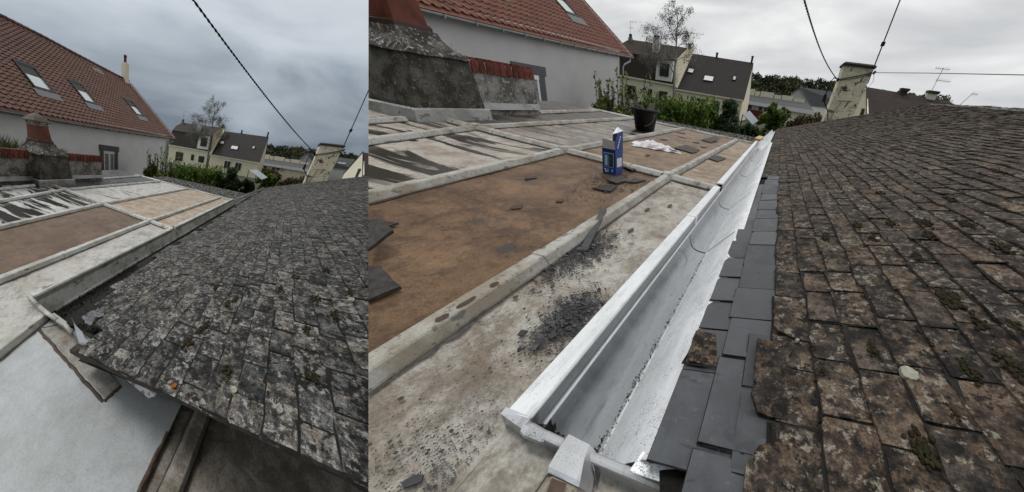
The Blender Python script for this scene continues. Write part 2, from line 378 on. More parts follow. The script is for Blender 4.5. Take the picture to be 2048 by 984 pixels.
M['zLb'] = m_zinc('zinc_rust_wet', (.175, .115, .072), (.115, .070, .042), (.06, .048, .038), (.38, .62), (.68, .78), (1.4, 2.2), .3, 0, .12, 9.0)
M['zLb2'] = m_zinc('zinc_tan_far', (.44, .37, .285), (.31, .215, .135), (.15, .12, .09), (.40, .60), (.72, .80), (1.1, 6), .4, 0, .12, 10.1)
M['zLc'] = m_zinc('zinc_white_streaked', (.50, .49, .465), (.36, .33, .29), (.035, .034, .032), (.5, .72), (.485, .53), (.55, 3.8), .15, 0, .1, 11.7)
M['zLc2'] = m_zinc('zinc_white_far', (.49, .475, .445), (.35, .315, .265), (.05, .047, .042), (.5, .7), (.60, .66), (.9, 5), .2, 0, .1, 12.5)
M['zLd'] = m_zinc('zinc_black', (.10, .097, .09), (.06, .057, .052), (.03, .029, .028), (.42, .6), (.45, .6), (.9, 4), .2, 0, .12, 13.2)
M['zLf'] = m_zinc('zinc_blue_grey', (.45, .465, .465), (.37, .38, .37), (.25, .245, .235), (.40, .68), (.66, .78), (1.6, 1.6), .45, .45, .05, 14.0, 1.5, False, .03, .42, .16)
M['zLh'] = m_zinc('zinc_patch', (.34, .32, .285), (.21, .185, .15), (.10, .085, .07), (.40, .62), (.62, .70), (1.6, 2.2), .5, .3, .12, 16.0, 1.5)
M['zLg'] = m_zinc('zinc_muddy', (.33, .30, .26), (.155, .13, .10), (.07, .058, .046), (.38, .6), (.58, .7), (1.2, 2), .4, .2, .15, 15.0, 1.3)
M['rollR'] = m_roll('zinc_roll_stained', (.40, .385, .35), (.25, .215, .16), .7)
M['rollL'] = m_roll('zinc_roll_white', (.52, .515, .49), (.36, .345, .29), .5)
M['seal_shade'] = m_plain('bitumen_and_contact_shade', (.055, .052, .046), .7, .4, 30)  # bitumen dabs and seams, also the painted contact shade beside the rolls
M['mud'] = m_plain('brown_mastic', (.075, .048, .032), .8, .35, 40)
M['zn_cap'] = m_newzinc('new_zinc_cap', .5, .30, (.92, .93, .93), .5)
M['zn_wall'] = m_newzinc('new_zinc_wall', .25, .26, (.31, .32, .33), 1.0)  # same new zinc, darker base stands in for its dark reflections
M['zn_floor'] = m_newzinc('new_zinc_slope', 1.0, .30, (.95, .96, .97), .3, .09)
M['zn_bed'] = m_newzinc('new_zinc_bed', .12, .17, (.40, .415, .43), 1.0)  # trough wall: dark reflections partly put into the base colour
M['zn_spout'] = m_newzinc('new_zinc_outlet', .35, .28, (.74, .75, .76), .75)
M['zn_end'] = m_newzinc('new_zinc_end', .9, .26, (.62, .63, .64), .8)
M['zn_oldwall'] = m_roll('old_zinc_wall', (.72, .72, .67), (.46, .455, .385), .6)
M['debris'] = m_plain('leaf_litter_and_joint_shade', (.014, .013, .011), .9, .6, 40, 0, .2, .9)  # real litter, also the dirt and painted shade of the slate joints
M['wetspot'] = m_plain('wet_stain', (.072, .053, .038), .6, .25, 40, 0, .15, .0)
M['gravel'] = m_concrete('grey_gravel', (.13, .125, .12), (.05, .048, .046), (.30, .29, .28), (.52, .6))
M['wallR'] = m_plain('grey_render', (.48, .465, .46), .9, .06, 1.5, 0, .2, .1)
M['wallL'] = m_plain('pale_grey_render', (.74, .735, .735), .9, .06, 1.5, 0, .2, .1)
for k, c in (('R', (.172, .064, .038)), ('L', (.145, .068, .048))):
    t = NT('clay_tile_' + k); f = t.noise(2.2, 7, .65); g = t.noise(14, 5, .7)
    col = t.mix(t.ramp(f, (.46, 0), (.62, .7)), c, tuple(x * .6 for x in c))
    col = t.mix(1.0, col, t.ramp(t.rnd, (0, .86), (1, 1.12)), 'MULTIPLY'); col = t.mix(t.ramp(g, (.6, 0), (.75, .5)), col, tuple(x * .4 for x in c))
    t.bump(g, .2, .01); M['tile' + k] = t.fin(col, .75)
M['frame'] = m_plain('dark_metal_frame', (.022, .023, .025), .6, .1, 10, 0, .25)
M['apron'] = m_plain('lead_apron', (.12, .12, .122), .55, .3, 20)
M['glass'] = m_glass('skylight_glass', (.52, .56, .55)); M['glass_dark'] = m_glass('dark_glass', (.03, .033, .036), .08)
M['white'] = m_plain('white_paint', (.74, .73, .71), .5, .06, 6); M['anthracite'] = m_plain('anthracite_surround', (.075, .077, .085), .7, .1, 10)
M['curtain'] = m_plain('lace_curtain', (.22, .22, .23), .9, .7, 12)
M['steel'] = m_plain('grey_zinc_gutter', (.20, .205, .21), .4, .15, 8, .6)
M['cement'] = m_concrete('mossy_cement', (.105, .096, .078), (.040, .037, .030), (.23, .22, .195), (.62, .70))
M['cement_top'] = m_concrete('lichened_cement', (.12, .108, .095), (.045, .04, .035), (.42, .41, .38), (.56, .64))
M['cement_pale'] = m_concrete('washed_cement', (.26, .25, .23), (.10, .095, .085), (.38, .37, .34), (.55, .65))
M['flash'] = m_roll('zinc_flashing', (.36, .36, .345), (.24, .23, .21))
M['clay'] = m_plain('red_clay_pot', (.120, .033, .019), .75, .5, 6, 0, .3, .3)
M['hood'] = m_plain('rusty_hood', (.10, .075, .055), .8, .35, 12)
M['brick'] = m_plain('red_brick', (.115, .030, .020), .85, .5, 14, 0, .2, .4, 6, .35)
M['mortar'] = m_plain('mortar', (.24, .225, .20), .95, .3, 30)
M['peel'] = m_peel('peeling_cream_paint')
M['cap_dark'] = m_plain('dark_verge_shade', (.045, .042, .036), .9, .4, 6)
M['cream'] = m_plain('cream_render', (.76, .69, .50), .9, .08, .6, 0, .2, 0)
M['cream2'] = m_plain('pale_cream_render', (.74, .69, .53), .9, .08, .6, 0, .2, 0)
M['brown_tile'] = m_tilebump('brown_far_tile', (.034, .026, .026), (.042, .031, .030), 1.0, .62)
M['moss_tile'] = m_tilebump('mossy_far_tile', (.045, .030, .020), (.034, .026, .016), .8, .55)
M['siding'] = m_tilebump('brown_far_roof', (.056, .038, .034), (.050, .035, .031), 9.0, .42)
M['greyroof'] = m_plain('grey_sheet_roof', (.062, .062, .067), .7, .15, .4, 0, .3, 0)
M['redpanel'] = m_plain('dark_red_panel', (.13, .018, .022), .6, .15, 1)
M['shutter'] = m_plain('brown_shutter', (.055, .028, .02), .7, .3, 3)
M['panel'] = m_plain('pale_sheet', (.30, .32, .345), .5, .15, 2)
M['bark'] = m_plain('bark', (.09, .075, .06), .9, .4, 6); M['birchbark'] = m_plain('birch_bark', (.26, .25, .23), .9, .6, 1.2)
M['lf_hedge'] = m_leaf('hedge_leaf', (.035, .06, .01), (.11, .18, .03), (.22, .30, .06))
M['lf_laurel'] = m_leaf('laurel_leaf', (.03, .046, .01), (.11, .145, .03), (.27, .30, .075))
M['lf_dark'] = m_leaf('conifer_needle', (.016, .032, .011), (.045, .075, .024), (.085, .125, .042))
M['lf_brown'] = m_leaf('autumn_leaf', (.03, .026, .009), (.065, .048, .016), (.125, .07, .025))
M['lf_birch'] = m_leaf('birch_leaf', (.08, .075, .06), (.14, .13, .10), (.22, .20, .15))
M['lf_wood'] = m_leaf('woodland_leaf', (.018, .026, .011), (.05, .058, .02), (.115, .105, .038), .1)
M['grass'] = m_leaf('grass_blade', (.03, .05, .012), (.06, .09, .022), (.13, .15, .05))
M['plastic'] = m_plain('black_plastic', (.006, .0062, .0065), .55, .2, 6, 0, .2, .05)
M['wood'] = m_plain('fresh_wood', (.52, .36, .16), .7, .2, 8); M['oldwood'] = m_plain('rotten_wood', (.034, .025, .018), .9, .5, 20)
M['blue'] = m_plain('blue_carton', (.010, .045, .22), .45, .15, 10); M['blue2'] = m_plain('light_blue_print', (.02, .15, .38), .45, .2, 14)
M['navy'] = m_plain('navy_print', (.008, .014, .04), .5, .2, 10); M['greycard'] = m_plain('grey_carton', (.36, .34, .33), .8, .08, 10); M['browncard'] = m_plain('brown_carton', (.17, .13, .10), .85, .2, 8)
M['photo'] = m_plain('dark_picture', (.03, .04, .025), .5, .9, 40); M['print_white'] = m_plain('white_print', (.68, .70, .72), .5, .05, 10); M['print_pale'] = m_plain('pale_print', (.30, .40, .45), .5, .1, 10)
M['rag'] = m_plain('white_rag', (.66, .63, .64), .9, .18, 14, 0, .2, .3)
M['iron'] = m_plain('iron_bar', (.055, .056, .060), .45, .3, 20, .4)
M['cable'] = m_plain('black_cable', (.012, .012, .013), .6, .2, 10); M['wire'] = m_plain('grey_wire', (.16, .165, .17), .5, .1, 10)
M['mast'] = m_plain('rusty_mast', (.10, .085, .075), .7, .3, 10)
M['earth'] = m_plain('dark_soil', (.04, .045, .025), .95, .3, .5)

# ------------------------------------------------------------------ shared measures of the roof
SZ = math.tan(math.radians(1.5))
def zz(x): return -SZ * x - .044
def lerp_pts(pts, y):
    for (y0, x0), (y1, x1) in zip(pts, pts[1:]):
        if y <= y1 or (y1, x1) == pts[-1]:
            return x0 + (x1 - x0) * (y - y0) / (y1 - y0)
ROLLS = [[(-.6, -.355), (2.08, -.455), (5.9, -.385)], [(.5, -1.41), (2.08, -1.57), (5.95, -1.61)], [(.9, -2.40), (2.15, -2.72), (5.9, -2.79)], [(1.3, -3.12), (1.9, -3.24), (4.0, -3.55), (6.05, -3.76)]]
def rx(i, y): return 0.0 if i < 0 else lerp_pts(ROLLS[i], y)
SLX, SLS, SLY, SLZ = .32, .33, -.012, .03
def zs(x, y): return SLZ + SLS * (x - SLX) + SLY * y
def hsh(*a):
    return math.sin(sum(v * k for v, k in zip(a, (12.9898, 78.233, 37.719)))) * 43758.5453 % 1.0
def wob(x, y, a=1.0):
    return a * (math.sin(x * 3.1 + y * 1.3) + math.sin(x * 1.7 - y * 2.9 + 1) + math.sin(y * 5.3 + 2 + x)) / 3
def pic(S): return 'in %s view' % S.key

# ------------------------------------------------------------------ zinc roof
def build_zinc_roof(S):
    R = S is RS
    root = thing(S, 'zinc_roof', (-1.5, 2, 0), 'flat %s zinc roof with raised batten rolls %s' % ('rust-stained' if R else 'pale white and brown', pic(S)), 'roof')
    sheets = [(-1, 0, -1.2 if R else 0.0, 2.08, 'zRa' if R else 'zLa'), (-1, 0, 2.08, 6.05, 'zRa2' if R else 'zLb2'),
              (0, 1, -1.2, 2.08, 'zRb' if R else 'zLb'), (0, 1, 2.08, 6.05, 'zRb2' if R else 'zLb2'),
              (1, 2, -.6, 2.1, 'zRc' if R else 'zLc'), (1, 2, 2.1, 6.05, 'zRc2' if R else 'zLc2'),
              (2, 3, -.4, 2.15, 'zRc' if R else 'zLc'), (2, 3, 2.15, 6.05, 'zRd' if R else 'zLd')]
    for i, j, y0, y1, mk in sheets:
        b = Buf()
        def f(u, y, i=i, j=j):
            xa, xb = rx(i, y), rx(j, y); x = xa + (xb - xa) * u
            if j == 3: x = xa + (xb - 1.3 - xa) * u
            return (x, y, zz(x) + .0035 * wob(x * 3, y * 2.2) - .004 * math.sin(math.pi * u))
        b.grid(f, np.linspace(0, 1, 9), np.linspace(y0, y1, 28))
        obj(S, 'sheet', b, M[mk], root, smooth=True)
    def apron(x0, x1, y0, y1, mk, lab=None, dz=0.0):
        b = Buf().grid(lambda x, y: (x, y, zz(x) + dz + .003 * wob(x * 3, y * 3)), np.linspace(x0, x1, 14), np.linspace(y0, y1, 10))
        obj(S, 'sheet', b, M[mk], root, lab, smooth=True)
    if R:
        apron(0, .9, -1.2, -.002, 'zRa')
    else:
        apron(rx(0, 0), .235, -1.2, -.0, 'zLa'); apron(.235, 1.285, -1.3, .02, 'zLf', 'pale blue-grey sheet in the foreground'); apron(1.285, 3.2, -1.3, .4, 'zLg', None, -.016)
        sl = Buf().plate([(1.272, -1.3, -.098), (1.292, -1.3, -.098), (1.292, -.1, -.098), (1.272, -.1, -.098)], (0, 0, .019)); obj(S, 'sheet_edge', sl, M['mud'], root)
        for (xa, ya), (xb, yb), w in [((.287, -.115), (.94, -.188), .009), ((.945, -.184), (.962, -.09), .009), ((.287, -.12), (.35, -.03), .007), ((1.282, -.12), (1.275, -.62), .008)]:
            d = np.array([xb - xa, yb - ya]); L_ = np.linalg.norm(d); d /= L_; p = np.array([-d[1], d[0]]); b = Buf(); secs = []
            for k in range(22):
                q = np.array([xa, ya]) + d * L_ * k / 21 + p * .004 * wob(k * .9, xa * 9); ww = w * (.75 + .5 * hsh(k, xa))
                secs.append([(*(q + p * ww), zz(q[0]) + .0022), (*(q + p * ww * .4), zz(q[0]) + .006), (*(q - p * ww * .4), zz(q[0]) + .006), (*(q - p * ww), zz(q[0]) + .0022)])
            b.sweep(secs, closed=False, caps=False); obj(S, 'mastic_joint', b, M['mud'], root)
        pb = Buf().plate([(.30, -.105, zz(.3) + .002), (.94, -.172, zz(.94) + .002), (.955, -.085, zz(.95) + .002), (.6, -.03, zz(.6) + .002), (.36, -.02, zz(.36) + .002)], (0, 0, .0025))
        obj(S, 'repair_patch', pb, M['zLh'], root, 'brownish repair patch outlined by mastic')
    mr = M['rollR' if R else 'rollL']
    def roll(P0, P1, hw=.047, tw=.029, h=.044, name='roll_cap', n=7, dz=0):
        P0 = np.array([*P0, 0.]); P1 = np.array([*P1, 0.]); d = P1 - P0; d /= np.linalg.norm(d); a = np.array([d[1], -d[0], 0]); secs = []
        pr = [(-hw * .8, -.004), (-hw * .82, .007), (-hw, 0.006), (-hw * .97, h * .30), (-tw, h * .93), (-tw * .8, h), (tw * .8, h), (tw, h * .93), (hw * .97, h * .30), (hw, .006), (hw * .82, .007), (hw * .8, -.004)]
        for k in range(n):
            q = P0 + (P1 - P0) * k / (n - 1); w = 1 + .03 * wob(q[1] * 4, q[0] * 4); wz = .002 * wob(q[1] * 3, q[0] * 2)
            secs.append([q + a * s * w + np.array([0, 0, zz(q[0]) + z * w + wz + dz]) for s, z in pr])
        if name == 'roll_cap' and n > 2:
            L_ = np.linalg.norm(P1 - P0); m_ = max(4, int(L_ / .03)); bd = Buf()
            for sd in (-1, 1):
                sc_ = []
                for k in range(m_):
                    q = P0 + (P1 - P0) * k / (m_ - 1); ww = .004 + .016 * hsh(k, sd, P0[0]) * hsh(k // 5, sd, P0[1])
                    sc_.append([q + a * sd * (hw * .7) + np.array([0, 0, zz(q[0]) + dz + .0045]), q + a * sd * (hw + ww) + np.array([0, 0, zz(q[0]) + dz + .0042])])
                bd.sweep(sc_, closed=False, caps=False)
            obj(S, 'contact_shade_line', bd, M['seal_shade'], root, kind='stuff')  # dark strips painting the contact shadow along both roll feet
        return obj(S, name, Buf().sweep(secs), mr, root, smooth=False)
    def along(i, y0, y1, **k): return roll((rx(i, y0), y0), (rx(i, y1), y1), **k)
    def collar(i, y): along(i, y - .022, y + .022, hw=.050, tw=.0315, h=.0470, n=2, name='roll_joint')
    for i, segs in enumerate([[(-1.2, .52), (.54, 2.02), (2.15, 2.75), (2.77, 5.9)], [(-.7, .42), (.44, 2.03), (2.13, 3.8), (3.82, 5.95)], [(-.4, 1.5), (1.52, 2.06), (2.2, 3.9), (3.92, 5.95)], [(.4, 1.82), (3.9, 4.9), (4.92, 6.0)]]):
        for k, (a, c) in enumerate(segs):
            along(i, a, c)
            if k and abs(a - segs[k - 1][1]) < .05: collar(i, a - .01)
    xs_ = [.02] + [rx(i, 2.08 + .02 * i) for i in range(3)] + [-3.08]
    for k in range(4):
        x0 = xs_[k] - (.05 if k else 0); x1 = xs_[k + 1] + (.05 if k < 3 else 0)
        roll((x0, 2.08 + .02 * k), (x1, 2.08 + .02 * (k + 1)))
    for k in range(3):
        x, y = xs_[k + 1], 2.08 + .02 * (k + 1)
        b = Buf(); rg = lambda r, z: [(x + r * math.cos(t) * (1 + .1 * math.sin(3 * t)), y + r * math.sin(t), zz(x) + z) for t in np.linspace(0, 2 * math.pi, 13)[:-1]]
        b.sweep([rg(.075, .001), rg(.066, .03), rg(.05, .055), rg(.02, .062)]); obj(S, 'roll_junction', b, mr, root)
        b = Buf()
        for q in range(9):
            t = hsh(q, k) * 6.28; r = .02 + .04 * hsh(k, q); c = np.array([x + r * math.cos(t), y + r * math.sin(t), zz(x) + .058 - r * .35]); s_ = .012 + .012 * hsh(q, k, 3)
            b.add([c + s_ * np.array(o) for o in [(1, 0, 0), (0, 1, 0), (-1, 0, 0), (0, -1, 0), (0, 0, .6)]], [(0, 1, 4), (1, 2, 4), (2, 3, 4), (3, 0, 4)])
        obj(S, 'bitumen_dab', b, M['seal_shade'], root)
    if R:
        rs = np.random.RandomState(44)
        spots = [(-.302, .372, .010, .026), (-.300, .187, .009, .016), (-.27, .28, .006, .010), (-.25, .33, .008, .012), (-.33, .45, .006, .010), (-.19, .9, .012, .03), (-.24, 1.2, .014, .03), (-.15, 1.35, .012, .03), (-.8, .8, .02, .04), (-.7, 1.0, .02, .03), (-1.1, 1.2, .03, .05), (-.9, 2.6, .03, .05), (-1.2, 3.8, .06, .07), (-.8, 4.2, .06, .06), (-1.3, 4.9, .09, .07), (-.6, 3.9, .05, .05), (-1.1, 4.4, .08, .05)]
        for x, y, a_, c_ in spots:
            x, y = .4 + (x - .4) * 1.068, -.225 + (y + .225) * 1.068
            pts = [(x + a_ * math.cos(t) * (1 + .22 * rs.randn()), y + c_ * math.sin(t) * (1 + .22 * rs.randn()) + .2 * a_ * math.cos(t)) for t in np.linspace(0, 6.283, 13)[:-1]]
            obj(S, 'wet_spot', Buf().add([(p, q, zz(p) + .0052) for p, q in pts], [tuple(range(12))]), M['wetspot'], root)
        for y, L_ in ((.135, .035), (.205, .06), (.30, .03)):
            x = rx(0, y) + .012; pts = [(x + .009 * math.cos(t) * (1 + .2 * rs.randn()), y + L_ * .5 * math.sin(t)) for t in np.linspace(0, 6.283, 13)[:-1]]
            obj(S, 'wet_spot', Buf().add([(p, q, -SZ * p + .0034) for p, q in pts], [tuple(range(12))]), M['wetspot'], root)
    # far edge strip and a lead strip along it
    b = Buf(); xs = np.linspace(.02, -4.1, 12)
    b.sweep([[(x, 6.0 + .02 * wob(x, 1), zz(x) + .004), (x, 6.02, zz(x) + .03), (x, 6.09, zz(x) + .03), (x, 6.1, zz(x) - .06)] for x in xs], closed=False, caps=False)
    obj(S, 'edge_strip', b, mr, root)
    roll((.186, -.045), (.150, -1.15), name='roll_cap') if R else roll((.222, -.035), (.44, -1.1), name='roll_cap')
    if not R:
        o_ = roll((1.40, .05), (1.345, -1.2), .042, .028, .036, dz=-.012); o_.data.materials[0] = M['zLg']
    b = Buf().box((-5, -1.4, -.30), (-.01, 6.08, -.09)); obj(S, 'deck', b, M['oldwood'], root)
    return root

# ------------------------------------------------------------------ valley gutter
def build_gutter(S):
    R = S is RS
    root = thing(S, 'valley_gutter', (.15, 0, -.1), ('shiny new zinc valley gutter with folded edge beside the slates ' if R else 'old weathered zinc valley gutter full of dark litter ') + pic(S), 'gutter')
    mc = M['zn_cap'] if R else M['rollL']
    def strip(prof, y0, y1, name, m, n=10, thick=None, drop=lambda y: 0.0, xs=lambda y: 0.0, smooth=False):
        secs = [[(x + xs(y), y, z + drop(y)) for x, z in prof] for y in np.linspace(y0, y1, n)]
        return obj(S, name, Buf().sweep(secs, closed=thick is None, caps=thick is None), m, root, smooth=smooth)
    if R:
        cap = [(-.006, -.052), (-.006, .004), (-.002, .009), (.05, .013), (.0545, .010), (.0545, .004), (.047, .003), (.0, .0), (.0, -.052)]
        for a, c in [(.002, 1.285), (1.29, 2.03), (2.14, 6.2)]:
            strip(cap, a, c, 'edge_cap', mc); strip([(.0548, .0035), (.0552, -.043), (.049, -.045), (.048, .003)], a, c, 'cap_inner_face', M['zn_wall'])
        strip([(-.009, -.03), (-.009, .006), (-.003, .012), (.051, .016), (.058, .011), (.058, -.04), (.05, -.04), (.05, .0)], 1.26, 1.30, 'cap_joint', mc, 2)
        wall = [(.058, -.045), (.063, -.08), (.069, -.108), (.079, -.131), (.095, -.147), (.117, -.156), (.147, -.159), (.177, -.156)]
        flo = [(.177, -.154), (.186, -.142), (.25, -.056), (.315, .027), (.36, .036)]
        edges = [.012, 1.16, 2.0, 3.35, 4.6, 6.2]
        dr = lambda y: -.006 * y
        for k in range(5):
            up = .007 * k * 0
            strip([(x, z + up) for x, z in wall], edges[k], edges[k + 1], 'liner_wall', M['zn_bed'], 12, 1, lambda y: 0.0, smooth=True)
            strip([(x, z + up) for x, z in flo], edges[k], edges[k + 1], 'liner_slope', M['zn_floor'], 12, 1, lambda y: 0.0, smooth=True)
            if k:
                y = edges[k]; b = Buf()
                full = wall + flo[1:4]
                b.sweep([[(x, y - .007, z + .001) for x, z in full], [(x, y - .005, z + .002) for x, z in full], [(x, y + .002, z + .002) for x, z in full], [(x, y + .004, z + .001) for x, z in full]], closed=False, caps=False)
                obj(S, 'step_joint', b, M['seal_shade'], root)
        strip([(.056, -.05), (.056, -.042), (.062, -.039), (.066, -.043), (.064, -.051)], .02, 6.2, 'bead', mc)
        strip([(.173, -.154), (.177, -.149), (.185, -.140), (.188, -.146)], .03, 6.2, 'solder_line', mc)
        sh = lambda y: .03 + .018 * (y - 6.3)
        far_w = [(-.02, -.06), (-.02, -.005), (.01, -.0), (.02, -.03), (.05, -.15), (.16, -.15)]
        strip(far_w, 6.25, 14.2, 'far_liner', M['zn_cap'], 9, 1, lambda y: -.012 * y - .01, sh)
        strip([(.16, -.15), (.30, .0)], 6.25, 14.2, 'far_slope', M['zn_floor'], 9, 1, lambda y: -.012 * y - .0, lambda y: .01 * (y - 6.3) * .3)
        # end of the gutter
        e = lambda name, b, m=M['zn_end'], sm=False: obj(S, name, b, m, root, smooth=sm)
        e('cap_end', Buf().hexa([(-.012, -.007, -.050), (.050, -.016, -.056), (.056, .006, -.05), (-.010, .006, -.05), (-.012, -.007, .006), (.050, -.014, .0), (.056, .006, .0135), (-.010, .006, .0105)]))
        b = Buf(); pts = [(.045, -.008, .002), (.075, -.012, -.002), (.10, -.012, -.006)]
        b.tube([(.052, -.008, -.004), (.064, -.010, -.003), (.098, -.009, -.008), (.104, -.008, -.008)], [.012, .0145, .0125, .011], 12); e('rim_sleeve', b, M['zn_end'])
        b = Buf().tube([(.10, -.006, -.006), (.22, -.006, -.008), (.34, -.005, -.004), (.52, -.005, .004)], .0095, 12); e('rim', b, M['zn_end'])
        b = Buf().plate([(.05, -.012, -.056), (.60, -.012, -.068), (.60, -.012, -.0), (.05, -.012, -.008)], (0, .006, 0)); e('end_plate', b, M['zn_spout'])
        b = Buf(); A = [(.137, .004, -.004), (.148, .006, .012), (.198, .004, .012), (.212, .004, -.006)]; B_ = [(.137, -.014, -.012), (.148, -.018, .014), (.204, -.020, .013), (.222, -.012, -.02)]
        C_ = [(.136, -.046, -.032), (.147, -.050, .006), (.216, -.050, .006), (.234, -.042, -.036)]; D_ = [(.138, -.052, -.042), (.150, -.056, -.002), (.217, -.056, -.002), (.235, -.048, -.042)]
        b.sweep([A, B_, C_, D_], closed=False, caps=False); e('spout_cover', b, M['zn_spout'], False)
        b = Buf().plate([(.213, -.013, -.006), (.224, -.022, -.014), (.236, -.034, -.042), (.230, -.014, -.042)], (.003, 0, 0)); e('fold_flap', b, M['zn_wall'])
        b = Buf().plate([(.292, -.006, -.001), (.64, -.008, .086), (.64, .03, .090), (.305, .026, .018)], (0, 0, .003)); e('end_flange', b, M['zn_floor'])
        b = Buf().plate([(.165, -.062, .0020), (.195, -.060, .0020), (.198, -.078, .0020), (.188, -.090, .0020), (.172, -.086, .0020)], (0, 0, .0015)); e('rust_hole', b, M['mud'])
        b = Buf(); random.seed(5)       # litter caught against the end
        for k in range(150):
            x = .07 + .13 * random.random(); c = np.array([x, .008 + .012 * random.random(), -.03 - .10 * (x - .06) / .13 + .02 * random.random()])
            s_ = .003 + .004 * random.random(); o = np.random.RandomState(k).randn(4, 3) * s_
            b.add([c + q for q in o], [(0, 1, 2), (0, 2, 3), (0, 3, 1), (1, 3, 2)])
        o = obj(S, 'end_litter', b, M['debris'], root, kind='stuff')
        b = Buf(); rs = np.random.RandomState(31)
        for k in range(420):
            y = .02 + rs.rand() ** 1.6 * 1.1; x = .180 + rs.randn() * .004 * (1 + 1.5 * math.exp(-y * 9)); c = np.array([x, y, -.149 + abs(x - .177) * .8]); o_ = rs.randn(4, 3) * (.0012 + .0022 * rs.rand()) * np.array([1, 1.8, .5])
            b.add([c + q for q in o_], [(0, 1, 2), (0, 2, 3), (0, 3, 1), (1, 3, 2)])
        obj(S, 'fold_grime', b, M['debris'], root, kind='stuff')
        for k in range(16):
            y = .2 + .4 * rs.rand(); u0 = rs.uniform(.25, .6); du = rs.uniform(.2, .5); pts = []
            for q in np.linspace(0, 1, 7):
                u = u0 + du * q; x = .174 + (.318 - .174) * u if k % 2 else .10 + .06 * u; z = (-.160 + .187 * u + .0015) if k % 2 else -.1695; pts.append((x, y + .035 * q + .01 * q * q + .004 * rs.randn(), z))
            obj(S, 'scratch', Buf().sweep([[(p[0], p[1] - .0004, p[2]), (p[0], p[1] + .0004, p[2])] for p in pts], closed=False, caps=False), M['apron'], root)
        pts = [(.215, .075), (.235, .078), (.250, .085), (.268, .088)]
        b = Buf(); b.sweep([[(x, y - .004 - .003 * i, -.160 + (x - .174) * 1.3 + .002), (x, y + .004 + .002 * i, -.160 + (x - .174) * 1.3 + .002)] for i, (x, y) in enumerate(pts)], closed=False, caps=False); obj(S, 'drip_stain', b, M['apron'], root)
    else:
        cap = [(-.012, -.02), (-.012, .012), (-.004, .02), (.05, .022), (.06, .012), (.06, -.03), (.052, -.03), (.05, .008), (.0, .006), (-.002, -.02)]
        for a, c in [(.0, 1.06), (1.09, 2.0), (2.12, 3.9), (3.92, 5.98)]:
            strip(cap, a, c, 'edge_cap', mc)
        strip([(-.016, -.02), (-.016, .015), (-.006, .024), (.052, .026), (.064, .014), (.064, -.03), (.055, -.03)], 1.04, 1.11, 'cap_joint', mc, 2)
        for a, c in [(.01, 1.4), (1.41, 2.6), (2.61, 4.3), (4.31, 5.98)]:
            strip([(.054, -.018), (.100, -.165), (.094, -.168), (.048, -.02)], a, c, 'side_wall', M['zn_oldwall'])
        strip([(.096, -.172), (.098, -.158), (.112, -.156), (.116, -.172)], .1, 6.0, 'bottom_fold', mc)
        strip([(.10, -.172), (.2, -.150), (.34, -.07), (.5, .0)], -.0, 6.1, 'liner', M['debris'], 12, 1)
        b = Buf(); random.seed(8)
        for k in range(6000):
            y = random.random() ** 1.8 * 5.5; x = .115 + random.random() ** .8 * (.60 - .28 * min(1, y / .7)); zc = -.165 + .42 * max(0, x - .16) ** 1.0 + .018 * random.random()
            s_ = .004 + .007 * random.random(); c = np.array([x, y, zc]); o = np.random.RandomState(k).randn(4, 3) * s_ * np.array([1, 1, .5])
            b.add([c + q for q in o], [(0, 1, 2), (0, 2, 3), (0, 3, 1), (1, 3, 2)])
        obj(S, 'leaf_litter', b, M['debris'], root, kind='stuff')
        strip([(.03, -.1), (.03, .01), (.05, .015), (.06, -.1)], 6.1, 14.2, 'far_edge', mc, 8, None, lambda y: -.012 * y + .03, lambda y: .018 * (y - 6.3))
        e = lambda name, b, m=M['rollL'], sm=False: obj(S, name, b, m, root, smooth=sm)
        b = Buf().tube([(-.005, -.006, .0), (.06, -.02, .012), (.14, -.03, .012)], .016, 8); e('rim', b, sm=True)
        b = Buf().tube([(.15, -.03, .01), (.26, -.036, .008), (.36, -.034, .006)], .015, 8); e('rim', b, sm=True)
        b = Buf().tube([(.37, -.034, .004), (.44, -.03, .004), (.52, -.045, .0)], .014, 8); e('rim', b, sm=True)
        b = Buf().plate([(-.01, -.014, -.06), (.5, -.03, -.06), (.5, -.03, .0), (-.01, -.014, .0)], (0, .006, 0)); e('end_plate', b, M['zn_oldwall'])
        b = Buf(); b.sweep([[(.50, -.022, .105), (.51, -.028, .10)], [(.53, -.030, .075), (.545, -.03, .07)], [(.56, -.045, .045), (.60, -.03, .05)], [(.62, -.070, .010), (.665, -.05, .02)]], closed=False, caps=False)
        e('curled_flap', b, M['panel'])
        b = Buf(); b.grid(lambda u, v: (.58 + .10 * u + .02 * v + .008 * math.sin(9 * v), -.01 + .10 * v - .04 * u, max(.085, zs(.58 + .10 * u + .02 * v, 0) + .026) + .007 * math.sin(16 * u + 7 * v) + .005 * math.sin(23 * v - 11 * u)), np.linspace(0, 1, 16), np.linspace(0, 1, 14)); e('crumpled_sheet', b, M['apron'], True)
        b = Buf().plate([(.68, -.062, .0), (1.14, -.085, -.005), (1.17, -.075, .03), (.72, -.05, .05)], (0, .01, .004)); e('drip_strip', b)
        b = Buf().tube([(.66, -.05, .03), (.78, -.07, .055), (.95, -.1, .085)], .009, 6); e('drip_edge', b)
    return root

